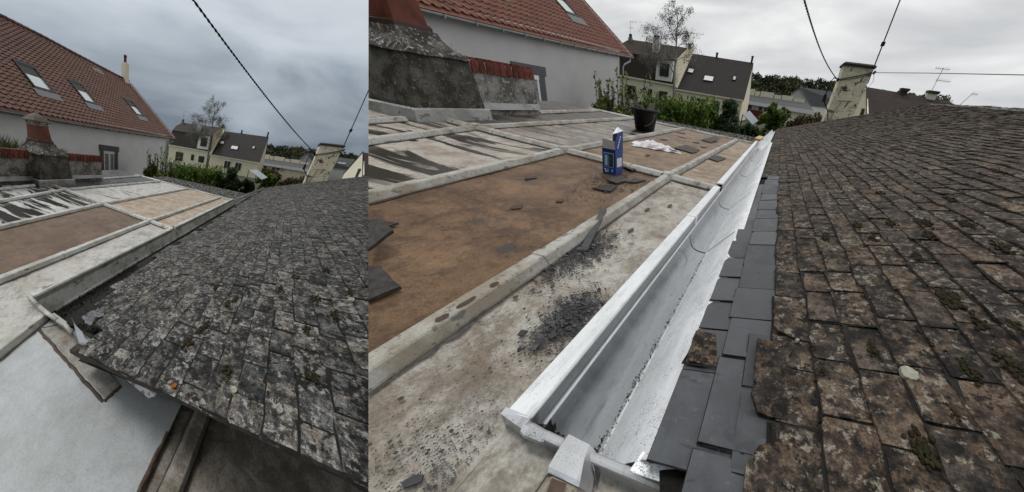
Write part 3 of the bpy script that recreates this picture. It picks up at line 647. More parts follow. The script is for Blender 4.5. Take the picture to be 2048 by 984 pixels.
# ------------------------------------------------------------------ slate roof
def build_slate_roof(S):
    R = S is RS
    rnd = random.Random(3 if R else 11)
    root = thing(S, 'slate_roof', (2, 3, .3), ('old brown lichen-covered slate roof with a strip of new slates ' if R else 'old grey lichen-covered slate roof with mossy joints ') + pic(S), 'roof')
    mo = M['slateR' if R else 'slateL']
    xmax = lambda y: max(2.6, 2.73 + .231 * y)
    sag = lambda x, y: .012 * wob(x * .9, y * .8) + .004 * wob(x * 4, y * 3.1)
    zr = lambda x, y: zs(x, y) + sag(x, y)
    b = Buf().grid(lambda u, y: (.31 + u * (xmax(y) - .31) if (R and y > .02) or y > .7 else (.42 if R else .72) + u * (xmax(y) - .72), y, zr(.31 + u * (xmax(y) - .31), y) - .014), np.linspace(0, 1, 40), np.linspace(-.15, 14.2, 60)); obj(S, 'deck', b, M['debris'], root)
    pieces = []; dirt_shade = Buf()
    def slate(xk, y0, w, L_, t, lift, m, skew=0.0, name='slate', chip=None, exp=.0857):
        c = []; hw = w / 2 - .0024
        cl = rnd.random() * .012 if rnd.random() < .45 and name == 'slate' else 0; cr = rnd.random() * .012 if rnd.random() < .45 and name == 'slate' else 0
        jx = rnd.uniform(-.004, .004) if name == 'slate' else 0.0; jm = .003 if name == 'slate' else .0008
        low = [(-hw, cl + jx), (-hw + max(cl, .002), jx), (-hw * .3, jx + rnd.uniform(-jm, jm)), (hw * .35, jx + rnd.uniform(-jm, jm)), (hw - max(cr, .002), jx), (hw, cr + jx)]
        if chip: low = chip
        out = low + [(hw, L_), (-hw, L_)]
        cs, sn = math.cos(skew), math.sin(skew); tl = rnd.uniform(-.004, .004)
        V = []
        for py, px in out:
            x = xk + px * cs - py * sn; y = y0 + py * cs + px * sn
            z = zr(x, y) + lift * (1 - px / L_) + tl * py / hw
            V.append((x, y, z))
        pieces.append((V, t, m, name))
        if not chip:
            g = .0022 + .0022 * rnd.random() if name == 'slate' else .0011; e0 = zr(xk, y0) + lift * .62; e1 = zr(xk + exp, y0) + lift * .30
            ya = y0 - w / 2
            dirt_shade.add([(xk - .002, ya - g, e0), (xk - .002, ya + g, e0), (xk + exp, ya + g, e1 + .003), (xk + exp, ya - g, e1 + .003)], [(0, 1, 2, 3)])
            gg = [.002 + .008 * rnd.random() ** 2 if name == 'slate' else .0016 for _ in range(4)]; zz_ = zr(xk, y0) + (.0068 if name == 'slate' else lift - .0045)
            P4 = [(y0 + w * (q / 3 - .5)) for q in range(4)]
            dirt_shade.add([(xk - gg[q], P4[q], zz_ - gg[q] * .1) for q in range(4)] + [(xk + .012, P4[q], zz_ + .001) for q in range(4)], [(q, q + 1, q + 5, q + 4) for q in range(3)])  # strip below the lower edge: dirt plus painted shade
    K = 70
    for k in range(0, K):
        xk = .362 + .0857 * k
        yy = -.19 + rnd.uniform(-.01, .0) - (.075 if k % 2 else 0)
        first = True
        while yy < 14.25:
            w = .15 * rnd.uniform(.88, 1.12); y0 = yy + w / 2
            if first: w0 = w
            ok = xk < xmax(y0) and y0 > -.3
            if R and y0 < 2.62 and xk < .5: ok = False
            if R and y0 < 2.62 and k == 2 and rnd.random() < .0: ok = False
            if not R and xk < (.76 - .38 * min(1, max(0, y0 + .1) / .55)) - .04 * hsh(k, int(y0 * 9)): ok = False
            if ok:
                a = yy if yy > -.2 else -.2
                ww = yy + w - a
                if ww > .03:
                    slate(xk + rnd.uniform(-.006, .006), a + ww / 2, ww, .135, rnd.uniform(.005, .008), rnd.uniform(.0075, .0135), mo, rnd.uniform(-.02, .02))
            yy += w; first = False
    if R:
        def newcourse(x0, ys, L_):
            for a, c, dx in ys:
                slate(x0 + dx, (a + c) / 2, c - a, L_, .005, .010 if x0 > .35 else .007, M['slate_new'], rnd.uniform(-.003, .003), 'new_slate')
        ys1 = [(.006, .215, 0), (.217, .370, .001), (.372, .52, 0), (.52, .68, .0), (.68, .85, 0), (.85, 1.03, 0), (1.03, 1.2, 0), (1.2, 1.38, 0), (1.38, 1.56, 0), (1.56, 1.75, 0), (1.75, 1.95, 0), (1.95, 2.15, 0), (2.15, 2.35, 0)]
        newcourse(.322, ys1, .15)
        slate(.40, -.02, .125, .15, .006, .013, M['slate_new'], .0, 'new_slate')
        newcourse(.405, [(.052, .268, .0), (.272, .43, .006), (.43, .60, -.002), (.60, .78, .004), (.78, .97, .0), (.97, 1.16, .004), (1.16, 1.36, .0), (1.36, 1.56, .004), (1.56, 1.78, 0), (1.78, 2.0, .006), (2.0, 2.25, 0), (2.25, 2.5, .005), (2.5, 2.72, .02)], .17)
        newcourse(.47, [(.02, .17, .0), (.19, .36, .0)], .10)
        slate(.322, .292, .12, .085, .006, .020, M['slateR'], .04, 'slate')
        # broken old slates lying over the new ones
        slate(.494, -.02, .22, .15, .008, .024, M['slateR'], .02, chip=[(-.10, -.004), (.05, .0), (.085, .02), (.098, .05), (.105, .09)])
        slate(.490, .225, .21, .12, .008, .026, M['slateR'], .03, chip=[(-.103, .03), (-.10, .012), (-.06, -.004), (-.035, .006), (-.03, .0), (.10, .002)])
        slate(.53, .43, .16, .12, .008, .022, M['slateR'], .0, chip=[(-.08, .06), (-.06, .012), (-.04, .0), (.078, .004)])
    # the pieces nearest to the eye are separate, the rest one mass
    ar = []
    for V, t, m, nm in pieces:
        w = project(S.W(np.array(V)))
        vis = (w[:, 2] > .02).all() and (w[:, 0].max() > -900) and (w[:, 0].min() < 3600) and (w[:, 1].max() > -300) and (w[:, 1].min() < 2200)
        d = ((S.W(np.array(V)) - CAM) @ SEAM) * S.side
        a = 0.0
        if vis and d.max() > 0:
            x, y = np.clip(w[:, 0], 0, 2048), np.clip(w[:, 1], 0, 984); a = .01 + abs(np.dot(x, np.roll(y, 1)) - np.dot(y, np.roll(x, 1))) / 2
        ar.append(a if (m is mo or not vis) else a + 1e9)
    order = np.argsort(ar)[::-1]; mass = Buf()
    for rank, i in enumerate(order):
        V, t, m, nm = pieces[i]
        if ar[i] <= 0: continue
        if rank < 300: obj(S, nm, Buf().plate([np.array(v) - (0, 0, t) for v in V], (0, 0, t)), m, root)
        else: mass.plate([np.array(v) - (0, 0, t) for v in V], (0, 0, t))
    obj(S, 'slate_courses', mass, mo, root, kind='stuff')
    obj(S, 'joint_dirt_shade', dirt_shade, M['debris'], root, kind='stuff')  # joint dirt together with painted shade under the slate edges
    # verge board and ridge strip
    if not R:
        b = Buf(); secs = [[(x, -.185, zs(x, -.2) - .012), (x, -.185, zs(x, -.2) - .036 - .012 * hsh(i)), (x, -.14, zs(x, -.2) - .036), (x, -.14, zs(x, -.2) - .012)] for i, x in enumerate(np.linspace(.72, 3.4, 30))]
        b.sweep(secs); obj(S, 'verge_board', b, M['oldwood'], root)
        b = Buf(); secs = [[(x, .16, zs(x, 0) - .03), (x, .16, -.16), (x, .2, -.16), (x, .2, zs(x, 0) - .03)] for x in np.linspace(1.2, 3.4, 12)]
        b.sweep(secs); obj(S, 'verge_shade_plate', b, M['cap_dark'], root)  # dark plate added to stand for the deep shade under the verge
    else:
        b = Buf(); secs = [[(xmax(y) + .02, y, zr(xmax(y), y) + .005), (xmax(y) - .09, y, zr(xmax(y) - .09, y) + .03), (xmax(y) - .10, y, zr(xmax(y) - .1, y) + .012)] for y in np.linspace(4.5, 14.2, 22)]
        b.sweep(secs); obj(S, 'ridge_strip', b, M['cement_pale'], root)
    # moss cushions
    ml = [[0.979, 0.569, 0.045], [0.991, 0.546, 0.04], [1.001, 0.451, 0.03], [0.989, 0.331, 0.03], [1.061, 0.444, 0.03], [0.912, 0.306, 0.026], [0.771, 0.112, 0.034], [0.839, 0.201, 0.018], [0.756, 0.336, 0.022], [0.637, 0.254, 0.018], [0.753, 0.365, 0.018], [1.378, 1.494, 0.04], [1.816, 1.993, 0.05], [1.15, 1.153, 0.04], [1.027, 1.174, 0.035], [1.108, 1.013, 0.04], [1.139, 1.754, 0.04], [1.265, 1.103, 0.04], [0.918, 1.007, 0.035], [0.895, 1.162, 0.035], [1.331, 3.973, 0.05], [0.568, 0.653, 0.02], [0.741, 1.025, 0.03], [1.0, 0.816, 0.03], [1.26, 0.883, 0.04]] if R else \
        [[1.237, 0.026, 0.036], [1.261, 0.118, 0.028], [1.275, 0.159, 0.028], [1.433, -0.057, 0.032], [1.689, 0.277, 0.03], [1.677, 0.045, 0.022], [1.70, 0.035, 0.022], [1.413, 0.51, 0.035], [1.329, 0.375, 0.03], [1.356, 0.437, 0.03], [1.806, 0.424, 0.03], [1.749, 0.549, 0.035], [1.579, 0.615, 0.03], [1.905, 0.645, 0.035], [1.66, 0.807, 0.035], [1.832, 0.922, 0.04], [1.208, 0.553, 0.035], [1.491, 0.323, 0.02]]
    for _ in range(170):
        k = rnd.randrange(2, 30); ml.append([.362 + .0857 * k, rnd.uniform(.0, 5) ** 1.0, rnd.uniform(.007, .02)])
    b = Buf(); rs = np.random.RandomState(4)
    for x, y, r in ml:
        if not R and x < .95: continue
        if R and x < .58: continue
        for q in range(46 if r > .021 else 12):
            cx_, cy_ = x + rs.randn() * r * .24, y + rs.randn() * r * .6; rr = r * rs.uniform(.09, .22); rings = []
            for h, s_ in ((-.1, 1.0), (.35, .88), (.62, .6), (.75, .2)):
                rings.append([(cx_ + rr * s_ * (1 + .12 * rs.randn()) * math.cos(t) * .85, cy_ + rr * s_ * (1 + .12 * rs.randn()) * math.sin(t), zr(cx_, cy_) + .0105 + h * rr * .75) for t in np.linspace(0, 6.283, 9)[:-1]])
            b.sweep(rings)
    obj(S, 'moss', b, M['moss'], root, 'dark olive moss cushions along the slate joints', kind='stuff', smooth=True)
    for x, y, r, mk in ([(0.801, 0.276, 0.019, 'lichen'), (0.589, 0.345, 0.006, 'lichen'), (0.928, 0.995, 0.010, 'lichen')] if R else [(1.468, -0.101, 0.013, 'lichen'), (1.601, -0.112, 0.010, 'lichen'), (1.892, 0.576, 0.015, 'lichen'), (1.281, -0.165, 0.010, 'orange'), (.80, .06, .009, 'lichen'), (1.11, .43, .008, 'lichen')]):
        out = [(x + r * .8 * math.cos(t) * (1 + .09 * rs.randn()), y + r * math.sin(t) * (1 + .09 * rs.randn())) for t in np.linspace(0, 6.283, 23)[:-1]]
        b = Buf().sweep([[(p, q, zr(p, q) + .008) for p, q in out], [(x + (p - x) * .95, y + (q - y) * .95, zr(p, q) + .0155) for p, q in out], [(x + (p - x) * .8, y + (q - y) * .8, zr(p, q) + .0145) for p, q in out], [(x + (p - x) * .3, y + (q - y) * .3, zr(x, y) + .0150) for p, q in out]])
        obj(S, 'lichen_patch', b, M[mk], root)
    return root

# ------------------------------------------------------------------ tiled house
def build_tile_house(S):
    R = S is RS; rnd = random.Random(21)
    root = thing(S, 'tiled_house', (-9.3, 10, -4), 'grey rendered house with a steep red tile roof and roof windows ' + pic(S), 'house')
    ze = lambda y: 1.55 + .02 * y + .0015 * y * y
    xe = lambda y: -8.98 - .02 * (y - 4)
    tm = lambda y: 6.25 - max(0, y - 10) * .085
    P = lambda y, t, h=0.0: (xe(y) - t - h * .59, y, ze(y) + .736 * t + h * .80)
    Y0, Y1 = 1.6, 17.8
    b = Buf().plate([(-9.28, Y0, -4), (-9.28, 16.35, -4), (-9.28, 16.35, ze(16.35) + .1), (-9.28, Y0, ze(Y0) + .1)], (-6, 0, 0))
    obj(S, 'wall', b, M['wallR' if R else 'wallL'], root)
    b = Buf().grid(lambda y, u: P(y, u * tm(y), -.07), np.linspace(Y0, Y1, 30), np.linspace(0, 1, 8)); roof = obj(S, 'roof', b, M['tile' + ('R' if R else 'L')], root)
    b = Buf().plate([P(Y1, 0, -.06), P(Y1, tm(Y1), -.06), (P(Y1, tm(Y1), -.06)[0] - 5, Y1, ze(Y1)), ], (0, -.12, 0)); obj(S, 'gable', b, M['wallR' if R else 'wallL'], root)
    # tiles
    pcs = []; dt, wy = .222, .262
    nc = int(6.3 / dt)
    for c in range(nc):
        for k in range(int((Y1 - Y0) / wy)):
            y = Y0 + (k + .5) * wy
            if c * dt > tm(y) - .05: continue
            pcs.append((y, c * dt))
    prof = [(-.5, .022), (-.38, .062), (-.2, .062), (-.06, .014), (.1, .0), (.3, .004), (.46, .016)]
    def tile(bf, y, t):
        j = rnd.uniform(-.008, .008); up = [P(y + s_ * wy, min(t + dt * 1.12, tm(y)), h + j) for s_, h in prof]; lo = [P(y + s_ * wy, t - .02, h + .108 + j) for s_, h in prof]; lc = [P(y + s_ * wy, t - .018, h + .076 + j) for s_, h in prof]; lb = [P(y + s_ * wy, t + .13, h + .062 + j) for s_, h in prof]
        n = len(prof); F = [(i, i + 1, n + i + 1, n + i) for i in range(n - 1)] + [(k * n + i, k * n + i + 1, k * n + n + i + 1, k * n + n + i) for k in (1, 2) for i in range(n - 1)]
        bf.add(up + lo + lc + lb, F, rnd.random())
    def vis(y, t):
        w = project(S.W(np.array(P(y, t)))); d = ((S.W(np.array(P(y, t))) - CAM) @ SEAM) * S.side
        return w[2] > 0 and -500 < w[0] < 2070 and -400 < w[1] < 1000 and d > 0
    sky_l = [(6.35, 7.35, 1.35, 2.88), (9.2, 10.15, 1.38, 2.9), (14.05, 15.05, 1.45, 2.95)]
    pcs = [p for p in pcs if vis(*p) and not any(a + .05 < p[0] < b_ - .05 and c_ - .12 < p[1] < d_ - .18 for a, b_, c_, d_ in sky_l)]
    def seen(p):
        w = project(S.W(np.array(P(*p)))); return 0 if 0 < w[0] < 2048 and 0 < w[1] < 984 else 1000
    pcs.sort(key=lambda p: seen(p) + np.linalg.norm(S.W(np.array(P(*p))) - CAM))
    mass = Buf()
    for i, p in enumerate(pcs):
        if i < 300: bf = Buf(); tile(bf, *p); obj(S, 'roof_tile', bf, M['tile' + ('R' if R else 'L')], roof)
        else: tile(mass, *p)
    obj(S, 'tile_courses', mass, M['tile' + ('R' if R else 'L')], roof, kind='stuff')
    if not R:
        for k in range(42):
            y = Y0 + 1.2 + k * .38
            if y > Y1 - .2: break
            a = np.array(P(y, tm(y), .05)); c = np.array(P(y + .42, tm(y + .42), .05)); secs = []
            for q, h in ((a, 0), (c, .025)):
                secs.append([q + np.array([.13 * math.cos(t), 0, .10 * math.sin(t) + h]) for t in np.linspace(-.4, 3.5, 7)])
            obj(S, 'ridge_tile', Buf().sweep(secs, closed=False, caps=False), M['tileL'], roof)
    for k in range(24):      # verge tiles on the gable edge
        t0 = k * .24
        if t0 > tm(Y1) - .1: break
        b = Buf().hexa([P(Y1 - .02, t0 - .02, -.1), P(Y1 + .08, t0 - .02, -.1), P(Y1 + .08, t0 + .24, -.12), P(Y1 - .02, t0 + .24, -.12), P(Y1 - .02, t0 - .02, .10), P(Y1 + .08, t0 - .02, .09), P(Y1 + .08, t0 + .24, .065), P(Y1 - .02, t0 + .24, .07)])
        obj(S, 'verge_tile', b, M['tile' + ('R' if R else 'L')], roof)
    # eave gutter and downpipe
    b = Buf(); secs = [[(xe(y) + .09 + .075 * math.cos(t), y, ze(y) - .10 + .075 * math.sin(t)) for t in np.linspace(-math.pi, 0, 8)] + [(xe(y) + .15, y, ze(y) - .09), (xe(y) + .03, y, ze(y) - .09)] for y in np.linspace(Y0, Y1 - .1, 28)]
    g = obj(S, 'eave_gutter', Buf().sweep(secs), M['steel'], root)
    for y in np.arange(Y0 + .6, Y1, .9):
        obj(S, 'gutter_bracket', Buf().box((xe(y) + .0, y - .015, ze(y) - .19), (xe(y) + .19, y + .015, ze(y) - .085)), M['steel'], g)
    b = Buf().tube([(xe(17.4) + .09, 17.4, ze(17.4) - .15), (xe(17.4) + .09, 17.38, ze(17.4) - .34), (-9.24, 16.85, ze(16.6) - .52), (-9.2, 16.6, ze(16.6) - .66), (-9.2, 16.58, -4)], .055, 8); obj(S, 'downpipe', b, M['steel'], root, smooth=True)
    # roof windows
    for i, (ya, yb, ta, tb) in enumerate(sky_l):
        sk = Buf(); f = .09
        for (y0, y1, t0, t1) in [(ya, yb, ta, ta + f), (ya, yb, tb - f * 1.6, tb), (ya, ya + f, ta, tb), (yb - f, yb, ta, tb)]:
            sk.hexa([P(y0, t0, -.02), P(y1, t0, -.02), P(y1, t1, -.02), P(y0, t1, -.02), P(y0, t0, .24), P(y1, t0, .24), P(y1, t1, .24), P(y0, t1, .24)])
        so = obj(S, 'roof_window', sk, M['frame'], roof)
        if so is None: continue
        m = ta + (tb - ta) * .60
        obj(S, 'pane', Buf().plate([P(ya + f, ta + f, .07), P(yb - f, ta + f, .07), P(yb - f, m, .07), P(ya + f, m, .07)], (.004, 0, .006)), M['glass'], so)
        obj(S, 'blind', Buf().plate([P(ya + f, m, .06), P(yb - f, m, .06), P(yb - f, tb - f, .06), P(ya + f, tb - f, .06)], (.004, 0, .006)), M['cap_dark'], so)
        b = Buf().grid(lambda u, v: P(ya - .12 + u * (yb - ya + .24), ta - .02 - v * .36, .19 - .03 * v + .012 * math.sin(u * 26)), np.linspace(0, 1, 24), np.linspace(0, 1, 4)); obj(S, 'lead_apron', b, M['apron'], so)
    # window with anthracite surround
    X = -9.27; win = obj(S, 'window', Buf().box((X, 8.92, .56), (X + .05, 10.52, .88)).box((X, 10.12, -1.5), (X + .045, 10.42, .56)).box((X, 9.0, -1.5), (X + .045, 9.2, .56)), M['anthracite'], root, 'window with dark grey surround and white frame')
    if win:
        obj(S, 'shutter_box', Buf().box((X - .01, 9.2, .40), (X + .035, 10.12, .555)), M['white'], win)
        for y0, y1 in [(9.2, 9.3), (9.60, 9.76), (10.02, 10.12)]: obj(S, 'casement', Buf().box((X - .02, y0, -1.5), (X + .02, y1, .398)), M['white'], win)
        for y0, y1 in [(9.302, 9.598), (9.762, 10.018)]: obj(S, 'pane', Buf().box((X - .02, y0, -1.5), (X - .008, y1, .398)), M['curtain'], win)
    if not R:
        y, t = 17.0, tm(17.0) - .12; c = np.array(P(y, t))
        ch = obj(S, 'chimney', Buf().box((c[0] - .22, y - .24, c[2] - .45), (c[0] + .26, y + .24, c[2] + 1.25)), M['cream2'], roof)
        if ch:
            rg = lambda r, z: [(c[0] + r * math.cos(q), y + r * math.sin(q), c[2] + z) for q in np.linspace(0, 6.283, 11)[:-1]]
            p = obj(S, 'chimney_pot', Buf().sweep([rg(.13, 1.25), rg(.12, 1.68), rg(.15, 1.70), rg(.145, 1.78), rg(.10, 1.84), rg(.09, 1.76)]), M['clay'], ch)
        q = np.array(P(13.6, tm(13.6) - .75))
        for dy, dt_, mk, w in [(0, 0, 'apron', .5), (.25, .12, 'cement_pale', .1), (-.1, -.12, 'cement_pale', .1)]:
            y = 13.6 + dy; t = tm(13.6) - .75 + dt_
            obj(S, 'roof_patch', Buf().hexa([P(y - w, t - .12, .05), P(y + w, t - .2, .05), P(y + w, t + .1, .05), P(y - w, t + .16, .05), P(y - w, t - .12, .12), P(y + w, t - .2, .13), P(y + w, t + .1, .13), P(y - w, t + .16, .12)]), M[mk], roof)

# ------------------------------------------------------------------ near chimney and parapets
def build_chimney(S):
    R = S is RS
    root = thing(S, 'cement_chimney', (-3.7, 2.3, .08), 'mossy cement chimney stack with a red clay pot on the zinc roof ' + pic(S), 'chimney')
    def ring(x0, x1, y0, y1, z, n=5, j=.012, sd=0):
        pts = []
        for (xa, ya), (xb, yb) in (((x1, y0), (x1, y1)), ((x1, y1), (x0, y1)), ((x0, y1), (x0, y0)), ((x0, y0), (x1, y0))):
            for i in range(n):
                u = i / n; pts.append((xa + (xb - xa) * u + j * (hsh(i, z, xa + sd) - .5), ya + (yb - ya) * u + j * (hsh(ya, i, z + sd) - .5), z + j * (hsh(z, ya, i) - .5)))
        return pts
    obj(S, 'stack', Buf().sweep([ring(-4.17, -3.2, 1.935, 2.70, .0), ring(-4.16, -3.205, 1.94, 2.69, .2), ring(-4.15, -3.215, 1.99, 2.665, .42), ring(-4.13, -3.23, 2.05, 2.64, .62, 5, .02), ring(-4.12, -3.25, 2.07, 2.63, .665, 5, .03)]), M['cement'], root)
    obj(S, 'shoulder', Buf().sweep([ring(-4.16, -3.20, 2.02, 2.67, .652, 6, .03), ring(-4.12, -3.235, 2.05, 2.645, .69, 6, .03, 1), ring(-4.02, -3.33, 2.10, 2.60, .745, 6, .03, 2), ring(-3.94, -3.42, 2.14, 2.55, .80, 6, .025, 3), ring(-3.90, -3.47, 2.16, 2.53, .865, 6, .02, 4)]), M['cement_top'], root)
    b = Buf(); rs = np.random.RandomState(3)
    for k in range(90):
        u = rs.rand(); t = rs.randint(2)
        c = np.array([-3.24 - .16 * u ** .6, 2.04 + .6 * rs.rand(), .66 + .15 * u]) if t else np.array([-4.1 + .8 * rs.rand(), 2.03 + .10 * u, .67 + .12 * u])
        s_ = .004 + .007 * rs.rand(); b.add([c + rs.randn(3) * s_ for _ in range(4)], [(0, 1, 2), (0, 2, 3), (0, 3, 1), (1, 3, 2)])
    obj(S, 'lichen', b, M['lichen'], root, kind='stuff')
    b = Buf(); h = .03
    b.sweep([ring(-4.2, -3.2 + .045, 1.935 - .045, 2.73, .03, 3, .004), ring(-4.2, -3.2 + .035, 1.935 - .035, 2.72, .15, 3, .004), ring(-4.19, -3.2 + .012, 1.935 - .012, 2.71, .165, 3, .004)], caps=False); obj(S, 'base_flashing', b, M['flash'], root)
    pc = np.array([-3.70, 2.345])
    def sq(hw, z, dx=0): return [(pc[0] + dx + sx * hw, pc[1] + sy * hw * .85, z) for sx, sy in ((1, -1), (1, 1), (-1, 1), (-1, -1))]
    pot = obj(S, 'clay_pot', Buf().sweep([sq(.195, .86), sq(.195, .925), sq(.178, .93), sq(.16, 1.14, -.015), sq(.155, 1.20, -.02)]), M['clay'], root)
    obj(S, 'pot_collar', Buf().sweep([sq(.202, .855), sq(.204, .905), sq(.196, .915)]), M['shutter'], pot)
    b = Buf()
    for sx, sy in ((1, -1), (1, 1), (-1, 1), (-1, -1)):
        x, y = pc[0] - .02 + sx * .145, pc[1] + sy * .125; b.box((x - .012, y - .012, 1.19), (x + .012, y + .012, 1.28))
    hd = obj(S, 'hood', b.sweep([sq(.215, 1.262, -.02), sq(.22, 1.275, -.02), sq(.13, 1.36, -.02), sq(.012, 1.43, -.02)]), M['hood'], root)
    obj(S, 'pot_rim', Buf().sweep([sq(.162, 1.192, -.02), sq(.162, 1.235, -.02), sq(.145, 1.24, -.02)]), M['cement_pale'], pot)
    for key, ya, yb in ((('right', 2.71, 3.80),) if R else (('right', 2.71, 3.80), ('left', .9, 1.93))):
        w = thing(S, 'parapet_wall', (-3.5, ya, .1), 'low cement parapet topped with red bricks %s of the cement chimney %s' % ('right' if key == 'right' else 'left', pic(S)), 'wall', 'brick-topped parapets')
        o = obj(S, 'wall_body', Buf().grid(lambda y, z: (-3.45 + .006 * wob(y * 9, z * 9), y, z), np.linspace(ya, yb, 16), np.linspace(.0, .555, 8)).box((-3.62, ya, .0), (-3.458, yb, .553)), M['cement_pale'], w)
        n = 11; st = (yb - ya) / n
        for k in range(n):
            y0 = ya + k * st + .006; dz = .006 * hsh(k, ya); dx = .008 * (hsh(k, 3, ya) - .5); tl = .01 * (hsh(ya, k, 5) - .5)
            obj(S, 'brick', Buf().hexa([(-3.66, y0, .563), (-3.425 + dx, y0 + .003, .545), (-3.425 + dx, y0 + st - .014, .545), (-3.66, y0 + st - .012, .563), (-3.66, y0 + tl, .70 + dz), (-3.435 + dx, y0 + .006 + tl, .70 + dz), (-3.435 + dx, y0 + st - .016 + tl, .703 + dz), (-3.66, y0 + st - .012 + tl, .70 + dz)]), M['brick'], w)
        obj(S, 'mortar_bed', Buf().box((-3.65, ya, .553), (-3.445, yb, .675)), M['mortar'], w)
        obj(S, 'base_flashing', Buf().hexa([(-3.46, ya, .12), (-3.40, ya, .12), (-3.40, yb + .02, .12), (-3.46, yb + .02, .12), (-3.46, ya, .205), (-3.438, ya, .195), (-3.438, yb + .02, .195), (-3.46, yb + .02, .205)]), M['flash'], w)
        if not any(c.type == 'MESH' for c in w.children): bpy.data.objects.remove(w)
    if R:
        b = Buf().plate([(-3.45, 3.8, .1), (-3.42, 3.83, .1), (-3.44, 3.83, .56), (-3.47, 3.8, .56)], (-.15, 0, 0))

# ------------------------------------------------------------------ foliage
def leaves(rs, cents, rads, n, size, droop=0.0, shell=.55, aspect=1.8):
    """n leaf-shaped quads spread through ellipsoids (site coordinates)"""
    cents = np.array(cents, float); rads = np.array(rads, float); vol = rads.prod(1) ** .7; idx = rs.choice(len(cents), n, p=vol / vol.sum())
    d = rs.randn(n, 3); d /= np.linalg.norm(d, axis=1)[:, None]; r = (shell + (1 - shell) * rs.rand(n)) * rs.rand(n) ** .18
    C = cents[idx] + d * rads[idx] * r[:, None]
    return leafquads(rs, C, size, droop, aspect)
def leafquads(rs, C, size, droop=0.0, aspect=1.8):
    n = len(C); a = rs.randn(n, 3); a[:, 2] -= droop; a /= np.linalg.norm(a, axis=1)[:, None]
    b = rs.randn(n, 3); b -= (a * b).sum(1)[:, None] * a; b /= np.linalg.norm(b, axis=1)[:, None]
    s_ = size * rs.uniform(.55, 1.3, n)[:, None]
    V = np.stack([C - a * s_, C + b * s_ / aspect, C + a * s_, C - b * s_ / aspect], 1).reshape(-1, 3)
    F = np.arange(4 * n).reshape(n, 4); R_ = np.repeat(np.clip(rs.rand(n), 0, 1), 4)
    return V, F, R_
def join(*parts):
    V, F, R_ = [], [], []; o = 0
    for v, f, r in parts: V.append(v); F.append(f + o); R_.append(r); o += len(v)
    return np.concatenate(V), np.concatenate(F), np.concatenate(R_)
def clump_set(rs, x0, x1, y, dy, zb, top, n, r0, r1):
    c, r = [], []
    for _ in range(n):
        x = rs.uniform(x0, x1); h = top(x); z = zb + (h - zb) * rs.rand() ** .6; rr = rs.uniform(r0, r1)
        c.append((x, y + rs.uniform(-dy, dy), z - rr * .7)); r.append((rr, rr * .9, rr * rs.uniform(.8, 1.2)))
    return c, r
